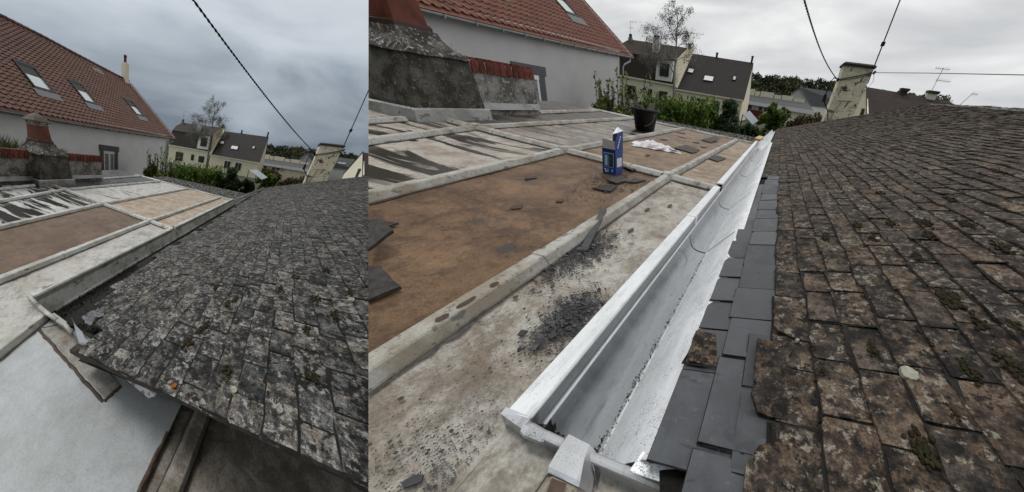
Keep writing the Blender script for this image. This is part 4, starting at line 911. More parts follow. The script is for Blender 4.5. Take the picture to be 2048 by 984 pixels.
def build_plants(S):
    R = S is RS; rs = np.random.RandomState(17)
    def plant(name, label, cat, base, parts, stems, mk, group=None):
        t = thing(S, name, base, label + ' ' + pic(S), cat, group)
        f = obj(S, 'crown', parts, M[mk], t, clip='cull')
        s_ = obj(S, 'stem', stems, M['bark'], t)
        if f is None and s_ is None: bpy.data.objects.remove(t)
    # laurel with upright shoots at the house corner
    c, r = clump_set(rs, -7.9, -5.2, 12, .8, -1.2, lambda x: .02 + .22 * math.sin(x * 2.1), 26, .25, .5)
    st = Buf(); sh = []
    for k in range(26):
        x, y = rs.uniform(-7.9, -5.0), 12 + rs.uniform(-.7, .7); z1 = rs.uniform(.3, 1.05) if k > 3 else 1.25; p = [(x, y, -1.5), (x + rs.uniform(-.1, .1), y, -.3), (x + rs.uniform(-.3, .3), y + rs.uniform(-.2, .2), z1)]
        st.tube(p, [.03, .02, .006], 5)
        for q in np.linspace(0, 1, 26): sh.append(np.array(p[1]) + (np.array(p[2]) - np.array(p[1])) * q + rs.randn(3) * .045)
    plant('laurel_shrub', 'tall laurel shrub with upright leafy shoots by the house corner', 'shrub', (-6.5, 12, -1.5), join(leaves(rs, c, r, 9000, .075), leafquads(rs, np.array(sh), .085, 0, 2.0)), st, 'lf_laurel')
    c, r = clump_set(rs, -5.4, -2.3, 12, .8, -1.3, lambda x: .44 + .10 * math.sin(x * 3) + .07 * (x + 4), 60, .22, .45)
    st = Buf(); sh = []
    for k in range(240):
        x, y = rs.uniform(-5.4, -2.2), 12 + rs.uniform(-.8, .6); z1 = .42 + .07 * (x + 4) + rs.uniform(-.25, .25); 
        for q in np.linspace(0, 1, 14): sh.append((x + rs.randn() * .03 + .05 * q, y + rs.randn() * .03, -.5 + (z1 + .5) * q))
        if k % 6 == 0: st.tube([(x, y, -1.5), (x, y, z1 - .1)], [.03, .006], 4)
    plant('hedge', 'dense bright green garden hedge behind the zinc roof', 'hedge', (-3.8, 12, -1.5), join(leaves(rs, c, r, 16000, .07), leafquads(rs, np.array(sh), .09, 1.2, 3.0)), st, 'lf_hedge')
    c, r = [], []
    for k in range(40):
        h = rs.rand(); z = -1.2 + 1.85 * h; w = .75 * (1 - h) ** .7 + .12; a = rs.uniform(0, 6.28)
        c.append((-1.75 + w * .7 * math.cos(a), 12.4 + w * .7 * math.sin(a), z)); r.append((.28, .28, .2))
    plant('conifer', 'dark green conifer at the right end of the hedge', 'tree', (-1.75, 12.4, -1.5), leaves(rs, c, r, 11000, .065, .2, .4, 3.5), Buf().tube([(-1.75, 12.4, -2), (-1.75, 12.4, .5)], [.08, .02], 6), 'lf_dark')
    c, r = clump_set(rs, -2.1, -.3, 13.2, .25, -1.4, lambda x: (.0 if R else .30) + .06 * math.sin(x * 4) - .22 * (x + 1), 30, .16, .28)
    plant('bush', 'low dark bush below the tilted pale sheet', 'bush', (-1.2, 14.6, -1.6), leaves(rs, c, r, 6000, .07), Buf().tube([(-1.2, 14.6, -1.8), (-1.1, 14.6, -.4)], [.05, .02], 5), 'lf_dark')
    c, r = clump_set(rs, -.75, .55, 17, .5, -1.2, lambda x: 1.0 - .9 * (x + .1) ** 2, 26, .2, .38)
    plant('green_bush', 'rounded green bush beyond the far end of the gutter', 'bush', (-.1, 17, -1.6), leaves(rs, c, r, 7000, .07), Buf().tube([(-.1, 17, -1.8), (-.1, 17, .2)], [.06, .02], 5), 'lf_hedge')
    c, r = clump_set(rs, .2, 3.0, 18.5, .6, -1.2, lambda x: .80 + .16 * math.sin(x * 3), 40, .25, .45)
    plant('autumn_shrub', 'brownish green autumn shrub left of the cream chimney', 'shrub', (1.5, 18.5, -1.6), leaves(rs, c, r, 9000, .075), Buf().tube([(1.5, 18.5, -1.8), (1.5, 18.5, .3)], [.06, .02], 5), 'lf_brown')
    if not R:
        def tuft(x0, x1, y0, y1, z, h, n, nm, lab):
            b = Buf(); rr = np.random.RandomState(int(y0 * 10)); q = []
            for k in range(n):
                x, y = rr.uniform(x0, x1), rr.uniform(y0, y1); p = np.array([x, y, z]); hh = h * rr.uniform(.5, 1.1); d = np.array([rr.uniform(-.12, .12), rr.uniform(-.12, .12), hh])
                m_ = p + d * .55; e_ = p + d + np.array([d[0] * .8, d[1] * .8, -.02]); w = .008
                b.add([p - (0, w, 0), p + (0, w, 0), m_ + (0, w * .8, 0), e_, m_ - (0, w * .8, 0)], [(0, 1, 2, 4), (4, 2, 3)])
            t = thing(S, nm, (x0, y0, z), lab + ' ' + pic(S), 'plant'); obj(S, 'blades', b, M['grass'], t)
        tuft(-4.9, -4.1, .9, 2.2, .45, .48, 700, 'reed_clump', 'green reedy plants behind the brick parapet at the left edge')
        tuft(-4.1, -3.8, 2.72, 3.0, .66, .14, 140, 'grass_tuft', 'small grass tuft growing beside the cement chimney')
        tuft(-4.7, -4.2, 1.9, 2.4, .5, .3, 160, 'reed_clump', 'short green reeds just left of the red clay pot')

def tree_birch(S, off):
    rs = np.random.RandomState(2); b = Buf(); tips = []
    o = np.array(off)
    def limb(p, d, L_, r, depth):
        pts = [p]; q = p.copy(); dd = d / np.linalg.norm(d)
        for k in range(5):
            dd = dd + rs.randn(3) * .10 + np.array([0, 0, -.10 if depth > 1 else .04]); dd /= np.linalg.norm(dd); q = q + dd * L_ / 5; pts.append(q.copy())
            if depth < 4 and k >= 1:
                for _ in range(2 if depth < 2 else 1 + (rs.rand() < .7)):
                    sd = rs.randn(3); sd -= (sd @ dd) * dd; sd /= np.linalg.norm(sd); nd = dd * .75 + sd * .8; nd[2] += .12 if depth < 2 else -.12
                    limb(q.copy(), nd, L_ * rs.uniform(.42, .62), r * (1 - .13 * k) * .5, depth + 1)
            if depth >= 3: tips.append(q.copy())
        b.tube(pts, [max(.012, r * (1 - .17 * k)) for k in range(6)], 5 if depth < 2 else 3)
    base = np.array([-31.3, 85, -4.0]) + o
    trunk = [base, base + (-.2, 0, 6), base + (-.5, 0, 12), base + (-.7, 0, 18), base + (-.9, 0, 23)]
    t = thing(S, 'birch_tree', base, 'slender birch tree with thin drooping twigs and few leaves ' + pic(S), 'tree')
    tb = Buf().tube(trunk, [.42, .36, .28, .2, .08], 7)
    obj(S, 'trunk', tb, M['birchbark'], t, smooth=True)
    tr = [np.array(p) for p in trunk]
    limb(tr[1] + (0, 0, 3.2), np.array([-.55, .1, .85]), 9, .2, 1)
    for h, dx, L_ in [(12.5, .5, 5.0), (14, -.6, 6.5), (15.5, .45, 5), (17, -.5, 5.5), (18.2, .5, 4.4), (19.5, -.35, 4), (20.8, .3, 3.6), (22, -.1, 3), (11, -.5, 4.5), (16.2, .1, 5)]:
        p = base + (-.045 * h * .9, 0, h + .0); limb(p, np.array([dx, rs.uniform(-.4, .4), .75]), L_, .13, 2)
    obj(S, 'crown', b, M['birchbark'], t)
    C = np.repeat(np.array(tips), 3, 0); C = C[rs.choice(len(C), min(len(C), 9000), replace=False)]; C = C + rs.randn(*C.shape) * .35 - np.array([0, 0, .25])
    obj(S, 'leaf_spray', leafquads(rs, C, .15, .8, 1.7), M['lf_birch'], t, clip='cull')

# ------------------------------------------------------------------ far houses, hill, ground
def build_far(S):
    R = S is RS
    ho = np.array((0, 0, 0) if R else (.7, 0, .4)); lo = np.array((0, 0, 0) if R else (1.2, 0, .7)); so = np.array((0, 0, 0) if R else (2.0, 0, 1.0)); io = np.array((0, 0, 0) if R else (1.0, 0, .9))
    # brown roofed house
    t = thing(S, 'gable_house', (-23, 95, -4), 'cream house with a dark brown tiled roof and three skylights ' + pic(S), 'house')
    BL, BR, TR, TL = [np.array(p) + ho for p in ((-35.1, 95, 2.38), (-11.96, 95, 2.12), (-12.4, 104, 12.9), (-34.9, 104, 13.35))]
    bil = lambda u, v, h=0.0: (BL * (1 - u) + BR * u) * (1 - v) + (TL * (1 - u) + TR * u) * v + np.array([0, -.75, .66]) * h
    obj(S, 'wall', Buf().box(BL * (1, 0, 0) + (.3, 95.4, -5), BR * (1, 0, 0) + (-.35, 112, 2.3 + ho[2])), M['cream'], t)
    obj(S, 'gable', Buf().plate([(BR[0] - .33, 95.3, -5), (BR[0] - .33, 112.6, -5), (BR[0] - .33, 112.6, BR[2]), TR + (-.1, .2, -.4), (BR[0] - .33, 95.3, BR[2] - .1)], (-.4, 0, 0)), M['cream2'], t)
    rf = obj(S, 'roof', Buf().plate([bil(0, 0), bil(1, 0), bil(1, 1), bil(0, 1)], (0, .3, -.35)).plate([TL, TR, TR + (0, 9, -10.5), TL + (0, 9, -10.5)], (0, -.3, -.35)), M['brown_tile'], t)
    for u0, u1, v0, v1, mk in ((.10, .19, .46, .57, 'white'), (.365, .51, .32, .52, 'white'), (.77, .82, .45, .55, 'panel')):
        s_ = obj(S, 'skylight', Buf().hexa([bil(u0, v0), bil(u1, v0), bil(u1, v1), bil(u0, v1), bil(u0, v0, .25), bil(u1, v0, .25), bil(u1, v1, .25), bil(u0, v1, .25)]), M['frame'], rf)
        if s_: 
            e = .008; vm = v0 + (v1 - v0) * (.62 if u0 > .3 and u0 < .5 else .93)
            obj(S, 'pane', Buf().plate([bil(u0 + e, v0 + e, .26), bil(u1 - e, v0 + e, .26), bil(u1 - e, vm, .26), bil(u0 + e, vm, .26)], (0, -.04, .04)), M['glass' if mk == 'panel' else 'white'], s_)
    for u, h in ((.03, 1.5), (.45, 1.0), (.97, 1.5)):
        p = bil(u, 1.0); obj(S, 'vent_stack', Buf().box(p + (-.3, -.2, -.5), p + (.3, .3, h)).box(p + (-.38, -.28, h), p + (.38, .38, h + .25)), M['frame'], rf)
    obj(S, 'eave_board', Buf().plate([BL + (0, -.1, -.05), BR + (0, -.1, -.05), BR + (0, -.1, -.45), BL + (0, -.1, -.45)], (0, .25, 0)), M['cream2'], t)
    for u in (.40, .62):
        x = BL[0] + (BR[0] - BL[0]) * u; w = obj(S, 'window', Buf().box((x - 1.6, 95.28, -2.4 + ho[2]), (x + 1.6, 95.42, .9 + ho[2])), M['white'], t)
        if w: obj(S, 'pane', Buf().box((x - 1.35, 95.2, -2.4 + ho[2]), (x - .1, 95.29, .65 + ho[2])).box((x + .1, 95.2, -2.4 + ho[2]), (x + 1.35, 95.29, .65 + ho[2])), M['glass_dark'], w)
    # old house with mansard
    t = thing(S, 'mansard_house', (-45, 95, -4), 'cream house with a mossy mansard roof, white dormer and chimney ' + pic(S), 'house')
    q = lambda x, y, z: np.array([x, y, z]) + ho
    rf = obj(S, 'roof', Buf().plate([q(-57.5, 96.5, 10.3), q(-35.6, 96.5, 9.9), q(-34.7, 102, 14.4), q(-55.6, 102, 14.8), q(-57.5, 99.5, 12.8)], (0, .3, -.4)), M['moss_tile'], t)
    obj(S, 'mansard_slope', Buf().plate([q(-58, 95, 3.9), q(-35.2, 95, 3.4), q(-35.6, 96.5, 9.9), q(-57.5, 96.5, 10.3)], (0, .5, 0)), M['moss_tile'], t)
    obj(S, 'wall', Buf().box(q(-57.6, 95.35, -5), q(-35.3, 110, 3.6)), M['cream2'], t)
    obj(S, 'eave_board', Buf().plate([q(-58, 94.9, 3.9), q(-35.1, 94.9, 3.35), q(-35.1, 94.9, 2.9), q(-58, 94.9, 3.45)], (0, .3, 0)), M['cream2'], t)
    obj(S, 'fascia', Buf().plate([q(-57.6, 96.3, 10.5), q(-35.6, 96.3, 10.1), q(-35.6, 96.3, 9.75), q(-57.6, 96.3, 10.1)], (0, .2, 0)), M['shutter'], t)
    obj(S, 'party_wall', Buf().plate([q(-35.3, 94.9, 2.6), q(-34.2, 94.9, 2.6), q(-32.0, 102, 14.6), q(-33.6, 102, 15.1), q(-35.6, 96.2, 10.4)], (0, .5, 0)), M['peel'], t)
    ch = obj(S, 'chimney', Buf().box(q(-45.2, 98.4, 11.2), q(-43.0, 99.6, 15.5)), M['white'], rf)
    if ch:
        for dx in (-44.7, -43.6): obj(S, 'chimney_pot', Buf().box(q(dx - .4, 98.7, 15.5), q(dx + .4, 99.3, 16.3)), M['cap_dark'], ch)
    ch = obj(S, 'chimney', Buf().box(q(-55.4, 101, 13.6), q(-54.2, 102, 15.2)), M['cement_pale'], rf)
    if ch: obj(S, 'chimney_pot', Buf().box(q(-55.2, 101.2, 15.2), q(-54.4, 101.8, 16.2)), M['cap_dark'], ch)
    ch = obj(S, 'chimney', Buf().box(q(-34.2, 101.4, 13.5), q(-33.2, 102.2, 15.6)), M['cap_dark'], rf)
    d = obj(S, 'dormer', Buf().plate([q(-41.9, 94.6, 4.0), q(-36.3, 94.6, 4.0), q(-36.1, 94.6, 9.7), q(-41.7, 94.6, 9.6)], (0, 2.6, 0)), M['white'], t)
    if d:
        obj(S, 'dormer_window', Buf().box(q(-40.4, 94.4, 5.2), q(-37.3, 94.61, 8.7)), M['glass_dark'], d)
        obj(S, 'dormer_roof', Buf().plate([q(-42.4, 94.2, 9.6), q(-35.7, 94.2, 9.75), q(-35.9, 97.4, 10.5), q(-42.2, 97.4, 10.4)], (0, 0, .25)), M['moss_tile'], d)
        obj(S, 'mullion', Buf().box(q(-38.95, 94.3, 5.2), q(-38.7, 94.42, 8.7)), M['shutter'], d)
    for x0, x1, z0, z1 in ((-53.3, -49.2, -2.8, 1.2), (-44.6, -43.1, -1.5, 1.1), (-40.5, -37.6, -1.8, 1.0)):
        w = obj(S, 'window', Buf().box(q(x0, 95.2, z0), q(x1, 95.37, z1)), M['shutter'], t)
        if w: obj(S, 'pane', Buf().box(q(x0 + .5, 95.1, z0 + .2), q(x1 - .5, 95.21, z1 - .3)), M['glass_dark'], w)
    def aerial(base, h, booms, lab, y_=0, lean=0.0):
        tt = thing(S, 'aerial', base, lab + ' ' + pic(S), 'antenna'); bx = np.array(base)
        obj(S, 'pole', Buf().tube([bx, bx + (lean, 0, h)], .05 if bx[1] > 50 else .02, 5), M['wire'], tt)
        for z, L0, L1, n in booms:
            p = bx + (lean * z / h, 0, z); bf = Buf().tube([p + (L0, 0, 0), p + (L1, 0, -.02 * (L1 - L0))], .03, 4)
            for k in range(n):
                x = L0 + (L1 - L0) * (k + .5) / n; bf.tube([p + (x, -.5, 0), p + (x, .5, 0)], .02, 3); bf.tube([p + (x, 0, -.35), p + (x, 0, .35)], .02, 3)
            obj(S, 'boom', bf, M['wire'], tt)
        if not tt.children: bpy.data.objects.remove(tt)
    aerial(q(-54.9, 101.5, 15.2), 4.4, [(4.3, -.3, 2.4, 4), (2.6, -.6, 1.4, 3)], 'television aerial on the mossy mansard roof')
    aerial(q(-32.6, 101.5, 13.8), 4.6, [(4.5, -1.2, 3.4, 8), (3.4, -1.0, 2.2, 6)], 'wide television aerial between the two far houses')
    # long low building
    t = thing(S, 'low_building', (0, 130, -4), 'long low cream building with grey roof and dark red panel ' + pic(S), 'building')
    q = lambda x, y, z: np.array([x, y, z]) + lo
    obj(S, 'wall', Buf().box(q(-30, 130.5, -6), q(14, 150, 2.2)), M['cream2'], t)
    obj(S, 'roof', Buf().plate([q(-30, 129.6, 2.2), q(12.5, 129.6, 2.7), q(10, 141, 5.2), q(-30, 141, 5.0)], (0, .2, -.4)), M['greyroof'], t)
    obj(S, 'fascia', Buf().plate([q(-30, 129.5, 2.3), q(12.6, 129.5, 2.8), q(12.6, 129.5, 1.2), q(-30, 129.5, 1.4)], (0, .2, 0)), M['white'], t)
    xs = [-16.6, -13.6, -11.2, -5.0, -1.6, 3.6, 8.8]
    for k in range(6):
        obj(S, 'clerestory_panel', Buf().box(q(xs[k] + .15, 141, 4.9 - .02 * k), q(xs[k + 1] - .15, 141.6, (7.6 if k % 2 == 0 else 7.2) - .15 * k)), M['cream2' if k % 2 == 0 else 'cream'], t)
    obj(S, 'clerestory_back', Buf().box(q(-30, 141.62, 4.5), q(9, 146, 6.4)), M['greyroof'], t)
    for k in range(7):
        x = -19 + k * 2.3; w = obj(S, 'window', Buf().box(q(x, 130.25, -.4), q(x + 2.1, 130.52, 1.25)), M['white'], t)
        if w: obj(S, 'pane', Buf().box(q(x + .2, 130.15, -.3), q(x + 1.9, 130.26, 1.1)), M['glass_dark' if k % 3 else 'panel'], w)
    obj(S, 'red_panel', Buf().box(q(-22, 130.2, -3), q(-7.5, 130.54, -.42)), M['redpanel'], t)
    # gabled hall
    t = thing(S, 'gabled_hall', (15, 150, -4), 'pale hall with grey pitched roof beyond the low building ' + pic(S), 'building')
    q = lambda x, y, z: np.array([x, y, z]) + so
    obj(S, 'gable_wall', Buf().plate([q(2.3, 150, -4), q(12.4, 150, -4), q(12.4, 150, 4.6), q(8.8, 150, 7.8), q(5.4, 150, 10.9), q(2.3, 150, 8.0)], (0, .6, 0)), M['panel'], t)
    obj(S, 'roof', Buf().plate([q(5.2, 149.6, 11.1), q(12.2, 149.6, 4.6), q(34, 156, 6.0), q(34, 162, 11.8)], (0, .3, .4)).plate([q(5.2, 149.6, 11.1), q(2.0, 149.6, 7.8), q(2.4, 162, 9.0), q(7, 166, 13)], (0, 0, .3)), M['greyroof'], t)
    obj(S, 'side_wall', Buf().plate([q(12.5, 150.2, 4.5), q(34, 156.5, 5.9), q(34, 156.5, -4), q(12.5, 150.2, -4)], (0, .5, 0)), M['white'], t)
    for u in (.18, .30, .55, .66):
        a = np.array([12.2 + 21.8 * u, 149.6 + 6.4 * u, 4.6 + 1.4 * u]); d_ = np.array([-6 + 3.5 * u, 3.5, 5.2]); p = a + d_ * .45
        obj(S, 'rooflight', Buf().plate([q(*(p + (0, -.5, .6))), q(*(p + (2.2, .1, .75))), q(*(p + (2.0, .3, 1.3))), q(*(p + (-.2, -.3, 1.15)))], (0, -.1, .2)), M['white'], t)
    # house with the brown roof at the right
    t = thing(S, 'brown_house', (24, 70, -4), 'house with a plain brown roof and cream gable behind the cream chimney ' + pic(S), 'house')
    q = lambda x, y, z: np.array([x, y, z]) + io
    rf = obj(S, 'roof', Buf().plate([q(17.9, 70, 1.6), q(34.5, 70, 1.9), q(32.6, 74.5, 7.3), q(16.5, 74.5, 7.75)], (0, .3, -.3)), M['siding'], t)
    obj(S, 'gable', Buf().plate([q(17.7, 70.0, -3), q(17.7, 70.0, 2.2), q(16.4, 74.6, 7.6), q(15.3, 79, 2.0), q(15.3, 79, -3)], (.3, .05, 0)), M['cream2'], t)
    obj(S, 'verge_board', Buf().tube([q(15.1, 79.2, 1.9), q(16.3, 74.5, 7.9), q(17.8, 69.8, 1.5)], .13, 5), M['shutter'], t)
    obj(S, 'wall', Buf().box(q(18, 71.5, -4), q(34, 80, 3)), M['cream2'], t)
    w = obj(S, 'window', Buf().plate([q(17.2, 71.8, 1.2), q(17.0, 72.8, 1.2), q(16.8, 72.8, 3.6), q(17.05, 71.8, 3.6)], (-.15, -.08, 0)), M['shutter'], t)
    if R:
        for x0, x1, z1 in ((23.2, 24.4, 8.4), (28.2, 29.9, 8.6)):
            ch = obj(S, 'chimney', Buf().box(q(x0, 74.2, 6.2), q(x1, 75.2, z1 - .5)), M['cream2' if x0 > 25 else 'cap_dark'], rf)
            obj(S, 'chimney_cap', Buf().box(q(x0 - .2, 74, z1 - .5), q(x1 + .2, 75.4, z1)), M['cap_dark'], ch)
        aerial(q(28.7, 74.6, 8.6), 4.0, [(3.85, -1.4, 1.2, 7), (1.9, -.3, 2.4, 8)], 'tall television aerial on the brown roofed house', 0, .1)
        aerial(q(33.5, 72, 6.4), 2.4, [(2.3, -.1, .9, 3)], 'small leaning aerial behind the slate ridge', 0, 1.2)
    # birch
    tree_birch(S, (0, 0, 0) if R else (.3, 0, .2))
    # tilted sheet roof
    p = [(-1.32, .30), (-1.16, .46), (-.64, .09), (-.78, -.06)] if R else [(-1.0, .78), (-.66, .88), (.16, .50), (-.04, .36)]
    o = thing(S, 'shed_roof', (-1, 14, -.5), 'tilted pale sheet shed roof among the bushes ' + pic(S), 'shed')
    obj(S, 'sheet_panel', Buf().plate([(p[0][0], 13.6, p[0][1]), (p[3][0], 13.6, p[3][1]), (p[2][0], 14.8, p[2][1]), (p[1][0], 14.8, p[1][1])], (0, 0, -.03)), M['panel'], o)
    for q_, yy in ((p[0], 13.65), (p[3], 13.65), (p[2], 14.75)):
        obj(S, 'post', Buf().box((q_[0] - .02, yy - .02, -2), (q_[0] + .02, yy + .02, q_[1] - .035)), M['oldwood'], o)
    # gravel roof between the zinc and the hedge
    rs = np.random.RandomState(9); g = Buf().box((-5.2, 6.12, -.6), (.02, 10.4, -.30))
    go = obj(S, 'gravel_roof', g, M['gravel'], None, 'flat grey gravel roof just beyond the zinc roof ' + pic(S), 'roof')
    V = []; n = 5000; C = np.stack([rs.uniform(-5.1, 0, n), rs.uniform(6.2, 10.35, n), np.full(n, -.295)], 1); 
    pv, pf, pr_ = leafquads(rs, C, .028, 0, 1.2)
    po = obj(S, 'pebbles', (pv, pf, pr_), M['gravel'], go, kind='stuff', clip='cull')
    # hill, wood, ground
    hz = lambda x, y: -4 + 21.2 * max(0, min(1, (y - 152) / 60)) ** 1.2 + .8 * math.sin(x * .09)
    obj(S, 'hill', Buf().grid(lambda x, y: (x, y, hz(x, y)), np.linspace(-140, 150, 40), np.linspace(150, 300, 14)), M['earth'], None, kind='structure', smooth=True)
    cs, rr = [], []
    for _ in range(1300):
        x, y = rs.uniform(-70, 90), rs.uniform(160, 215); ht = rs.uniform(2.6, 4.4); cs.append((x, y, hz(x, y) + ht * .55)); r0 = rs.uniform(1.6, 3.2); rr.append((r0, r0, ht * .62))
    lv, lf, lr = leaves(rs, cs, rr, 80000, .62, 0, .7)
    hue = np.repeat(np.clip(.5 + .5 * np.sin(lv[::4, 0] * .21 + lv[::4, 1] * .13) + rs.randn(len(lv) // 4) * .2, 0, 1), 4); lr = .6 * hue + .4 * lr
    obj(S, 'woodland', (lv, lf, lr), M['lf_wood'], None, 'dark mixed woodland covering the far hill ' + pic(S), 'woodland', None, 'stuff', clip='cull')
    obj(S, 'ground', Buf().grid(lambda x, y: (x, y, -4.02 - .0 * x), np.linspace(-150, 160, 40), np.linspace(-20, 300, 40)), M['earth'], None, kind='structure')

# ------------------------------------------------------------------ cream chimney, mast, cables
def build_cream_chimney(S):
    R = S is RS
    t = thing(S, 'cream_chimney', (3.1, 15.6, .2), 'tall chimney with peeling cream paint at the end of the slates ' + pic(S), 'chimney')
    def ring(x0, x1, y0, y1, z, sd):
        return [(x + .025 * (hsh(x, z, sd) - .5), y, z) for x, y in ((x0, y0), (x0 + (x1 - x0) * .5, y0 - .01), (x1, y0), (x1, y1), (x0 + (x1 - x0) * .5, y1), (x0, y1))]
    obj(S, 'stack', Buf().sweep([ring(2.44, 3.72, 15.6, 16.5, -.6, 1), ring(2.47, 3.70, 15.6, 16.5, .6, 2), ring(2.50, 3.72, 15.62, 16.5, 1.3, 3), ring(2.55, 3.76, 15.64, 16.5, 2.0, 4), ring(2.56, 3.78, 15.65, 16.5, 2.86, 5)]), M['peel'], t)
    obj(S, 'cap', Buf().sweep([ring(2.50, 3.86, 15.55, 16.6, 2.86, 1), ring(2.48, 3.88, 15.53, 16.6, 2.94, 2), ring(2.56, 3.80, 15.6, 16.5, 3.0, 3)]), M['cap_dark'], t)
    obj(S, 'strap', Buf().tube([(2.54, 16.2, 2.28), (2.54, 15.60, 2.30), (3.1, 15.59, 2.47), (3.78, 15.61, 2.70), (3.86, 15.9, 2.73)], .022, 5).tube([(2.54, 15.6, 2.27), (3.1, 15.585, 2.40), (3.78, 15.6, 2.62)], .014, 4), M['mast'], t)
    obj(S, 'insulator', Buf().tube([(2.46, 15.6, 2.22), (2.50, 15.58, 2.34)], .06, 7), M['cable'], t)
    obj(S, 'insulator', Buf().tube([(3.84, 15.6, 2.66), (3.90, 15.58, 2.78)], .05, 7), M['cable'], t)
    obj(S, 'weathered_hole', Buf().tube([(2.92, 15.63, 1.98), (2.92, 15.55, 1.98)], [.10, .07], 7), M['mast'], t)
    for pts in ([(2.75, 15.585, 1.45), (3.4, 15.59, 1.52)], [(2.72, 15.58, .4), (2.78, 15.58, .9), (2.95, 15.58, 1.4)]):
        obj(S, 'crack', Buf().tube(pts, .012, 4), M['mast'], t)
    m = thing(S, 'mast', (3.8, 15.8, 2.4), 'tall thin mast strapped to the cream chimney ' + pic(S), 'mast')
    obj(S, 'pole', Buf().tube([(3.80, 15.75, 2.3), (3.815, 15.78, 4.5), (3.83, 15.8, 8.5)], .028, 7), M['mast'], m, smooth=True)
    obj(S, 'clamp', Buf().box((3.75, 15.7, 3.72), (3.88, 15.85, 3.86)), M['cable'], m)
    def twisted(name, pts, r, label, turns):
        tt = thing(S, name, pts[0], label + ' ' + pic(S), 'cable')
        P = np.array(pts, float); n = 300; L_ = len(P) - 1; u = np.linspace(0, L_, n); path = []
        for a in u:   # quadratic interpolation through 3 points
            k = a / L_; path.append((1 - k) ** 2 * P[0] + 2 * k * (1 - k) * (2 * P[1] - .5 * P[0] - .5 * P[2]) + k * k * P[2])
        path = np.array(path); d = P[2] - P[0]; d /= np.linalg.norm(d); a_ = np.cross(d, (0, 0, 1.)); a_ /= np.linalg.norm(a_); b_ = np.cross(d, a_)
        for ph in (0, math.pi):
            w = np.linspace(0, turns * 2 * math.pi, n) + ph
            obj(S, 'strand', Buf().tube(path + r * (np.cos(w)[:, None] * a_ + np.sin(w)[:, None] * b_), r * 1.05, 5), M['cable'], tt, smooth=True)
    if R: twisted('twisted_cable', [(2.48, 15.6, 2.27), (1.22, 11.4, 2.45), (.02, 5.2, 2.52)], .011, 'black twisted overhead cable running to the cream chimney', 40)
    else: twisted('twisted_cable', [(2.48, 15.6, 2.36), (.30, 10.3, 3.22), (-2.25, 4.4, 4.62)], .0135, 'black twisted overhead cable running to the cream chimney', 44)
    lw = thing(S, 'service_cable', (2.4, 15.6, 1), 'black cable looping down the side of the cream chimney ' + pic(S), 'cable')
    obj(S, 'loop', Buf().tube([(2.46, 15.58, 2.3), (2.28, 15.5, 2.33), (2.16, 15.5, 2.1), (2.14, 15.5, 1.5), (2.25, 15.5, 1.25), (2.5, 15.5, .95), (2.62, 15.5, .6), (2.66, 15.5, .3)], .028, 6), M['cable'], lw, smooth=True)
    obj(S, 'splice_box', Buf().box((2.08, 15.44, 1.32), (2.22, 15.56, 1.62)), M['cable'], lw)
    if R:
        w = thing(S, 'overhead_wire', (3.9, 15.8, 2.7), 'thin grey wire stretched right from the cream chimney ' + pic(S), 'wire')
        obj(S, 'line', Buf().tube([(3.87, 15.6, 2.72), (5.0, 13, 2.56), (6.1, 10, 2.33), (7.4, 6.4, 2.02)], .012, 4), M['wire'], w)
        obj(S, 'tail', Buf().tube([(3.87, 15.6, 2.70), (3.95, 15.5, 2.4), (3.8, 15.5, 2.05), (3.55, 15.5, 1.7)], .010, 4), M['wire'], w)

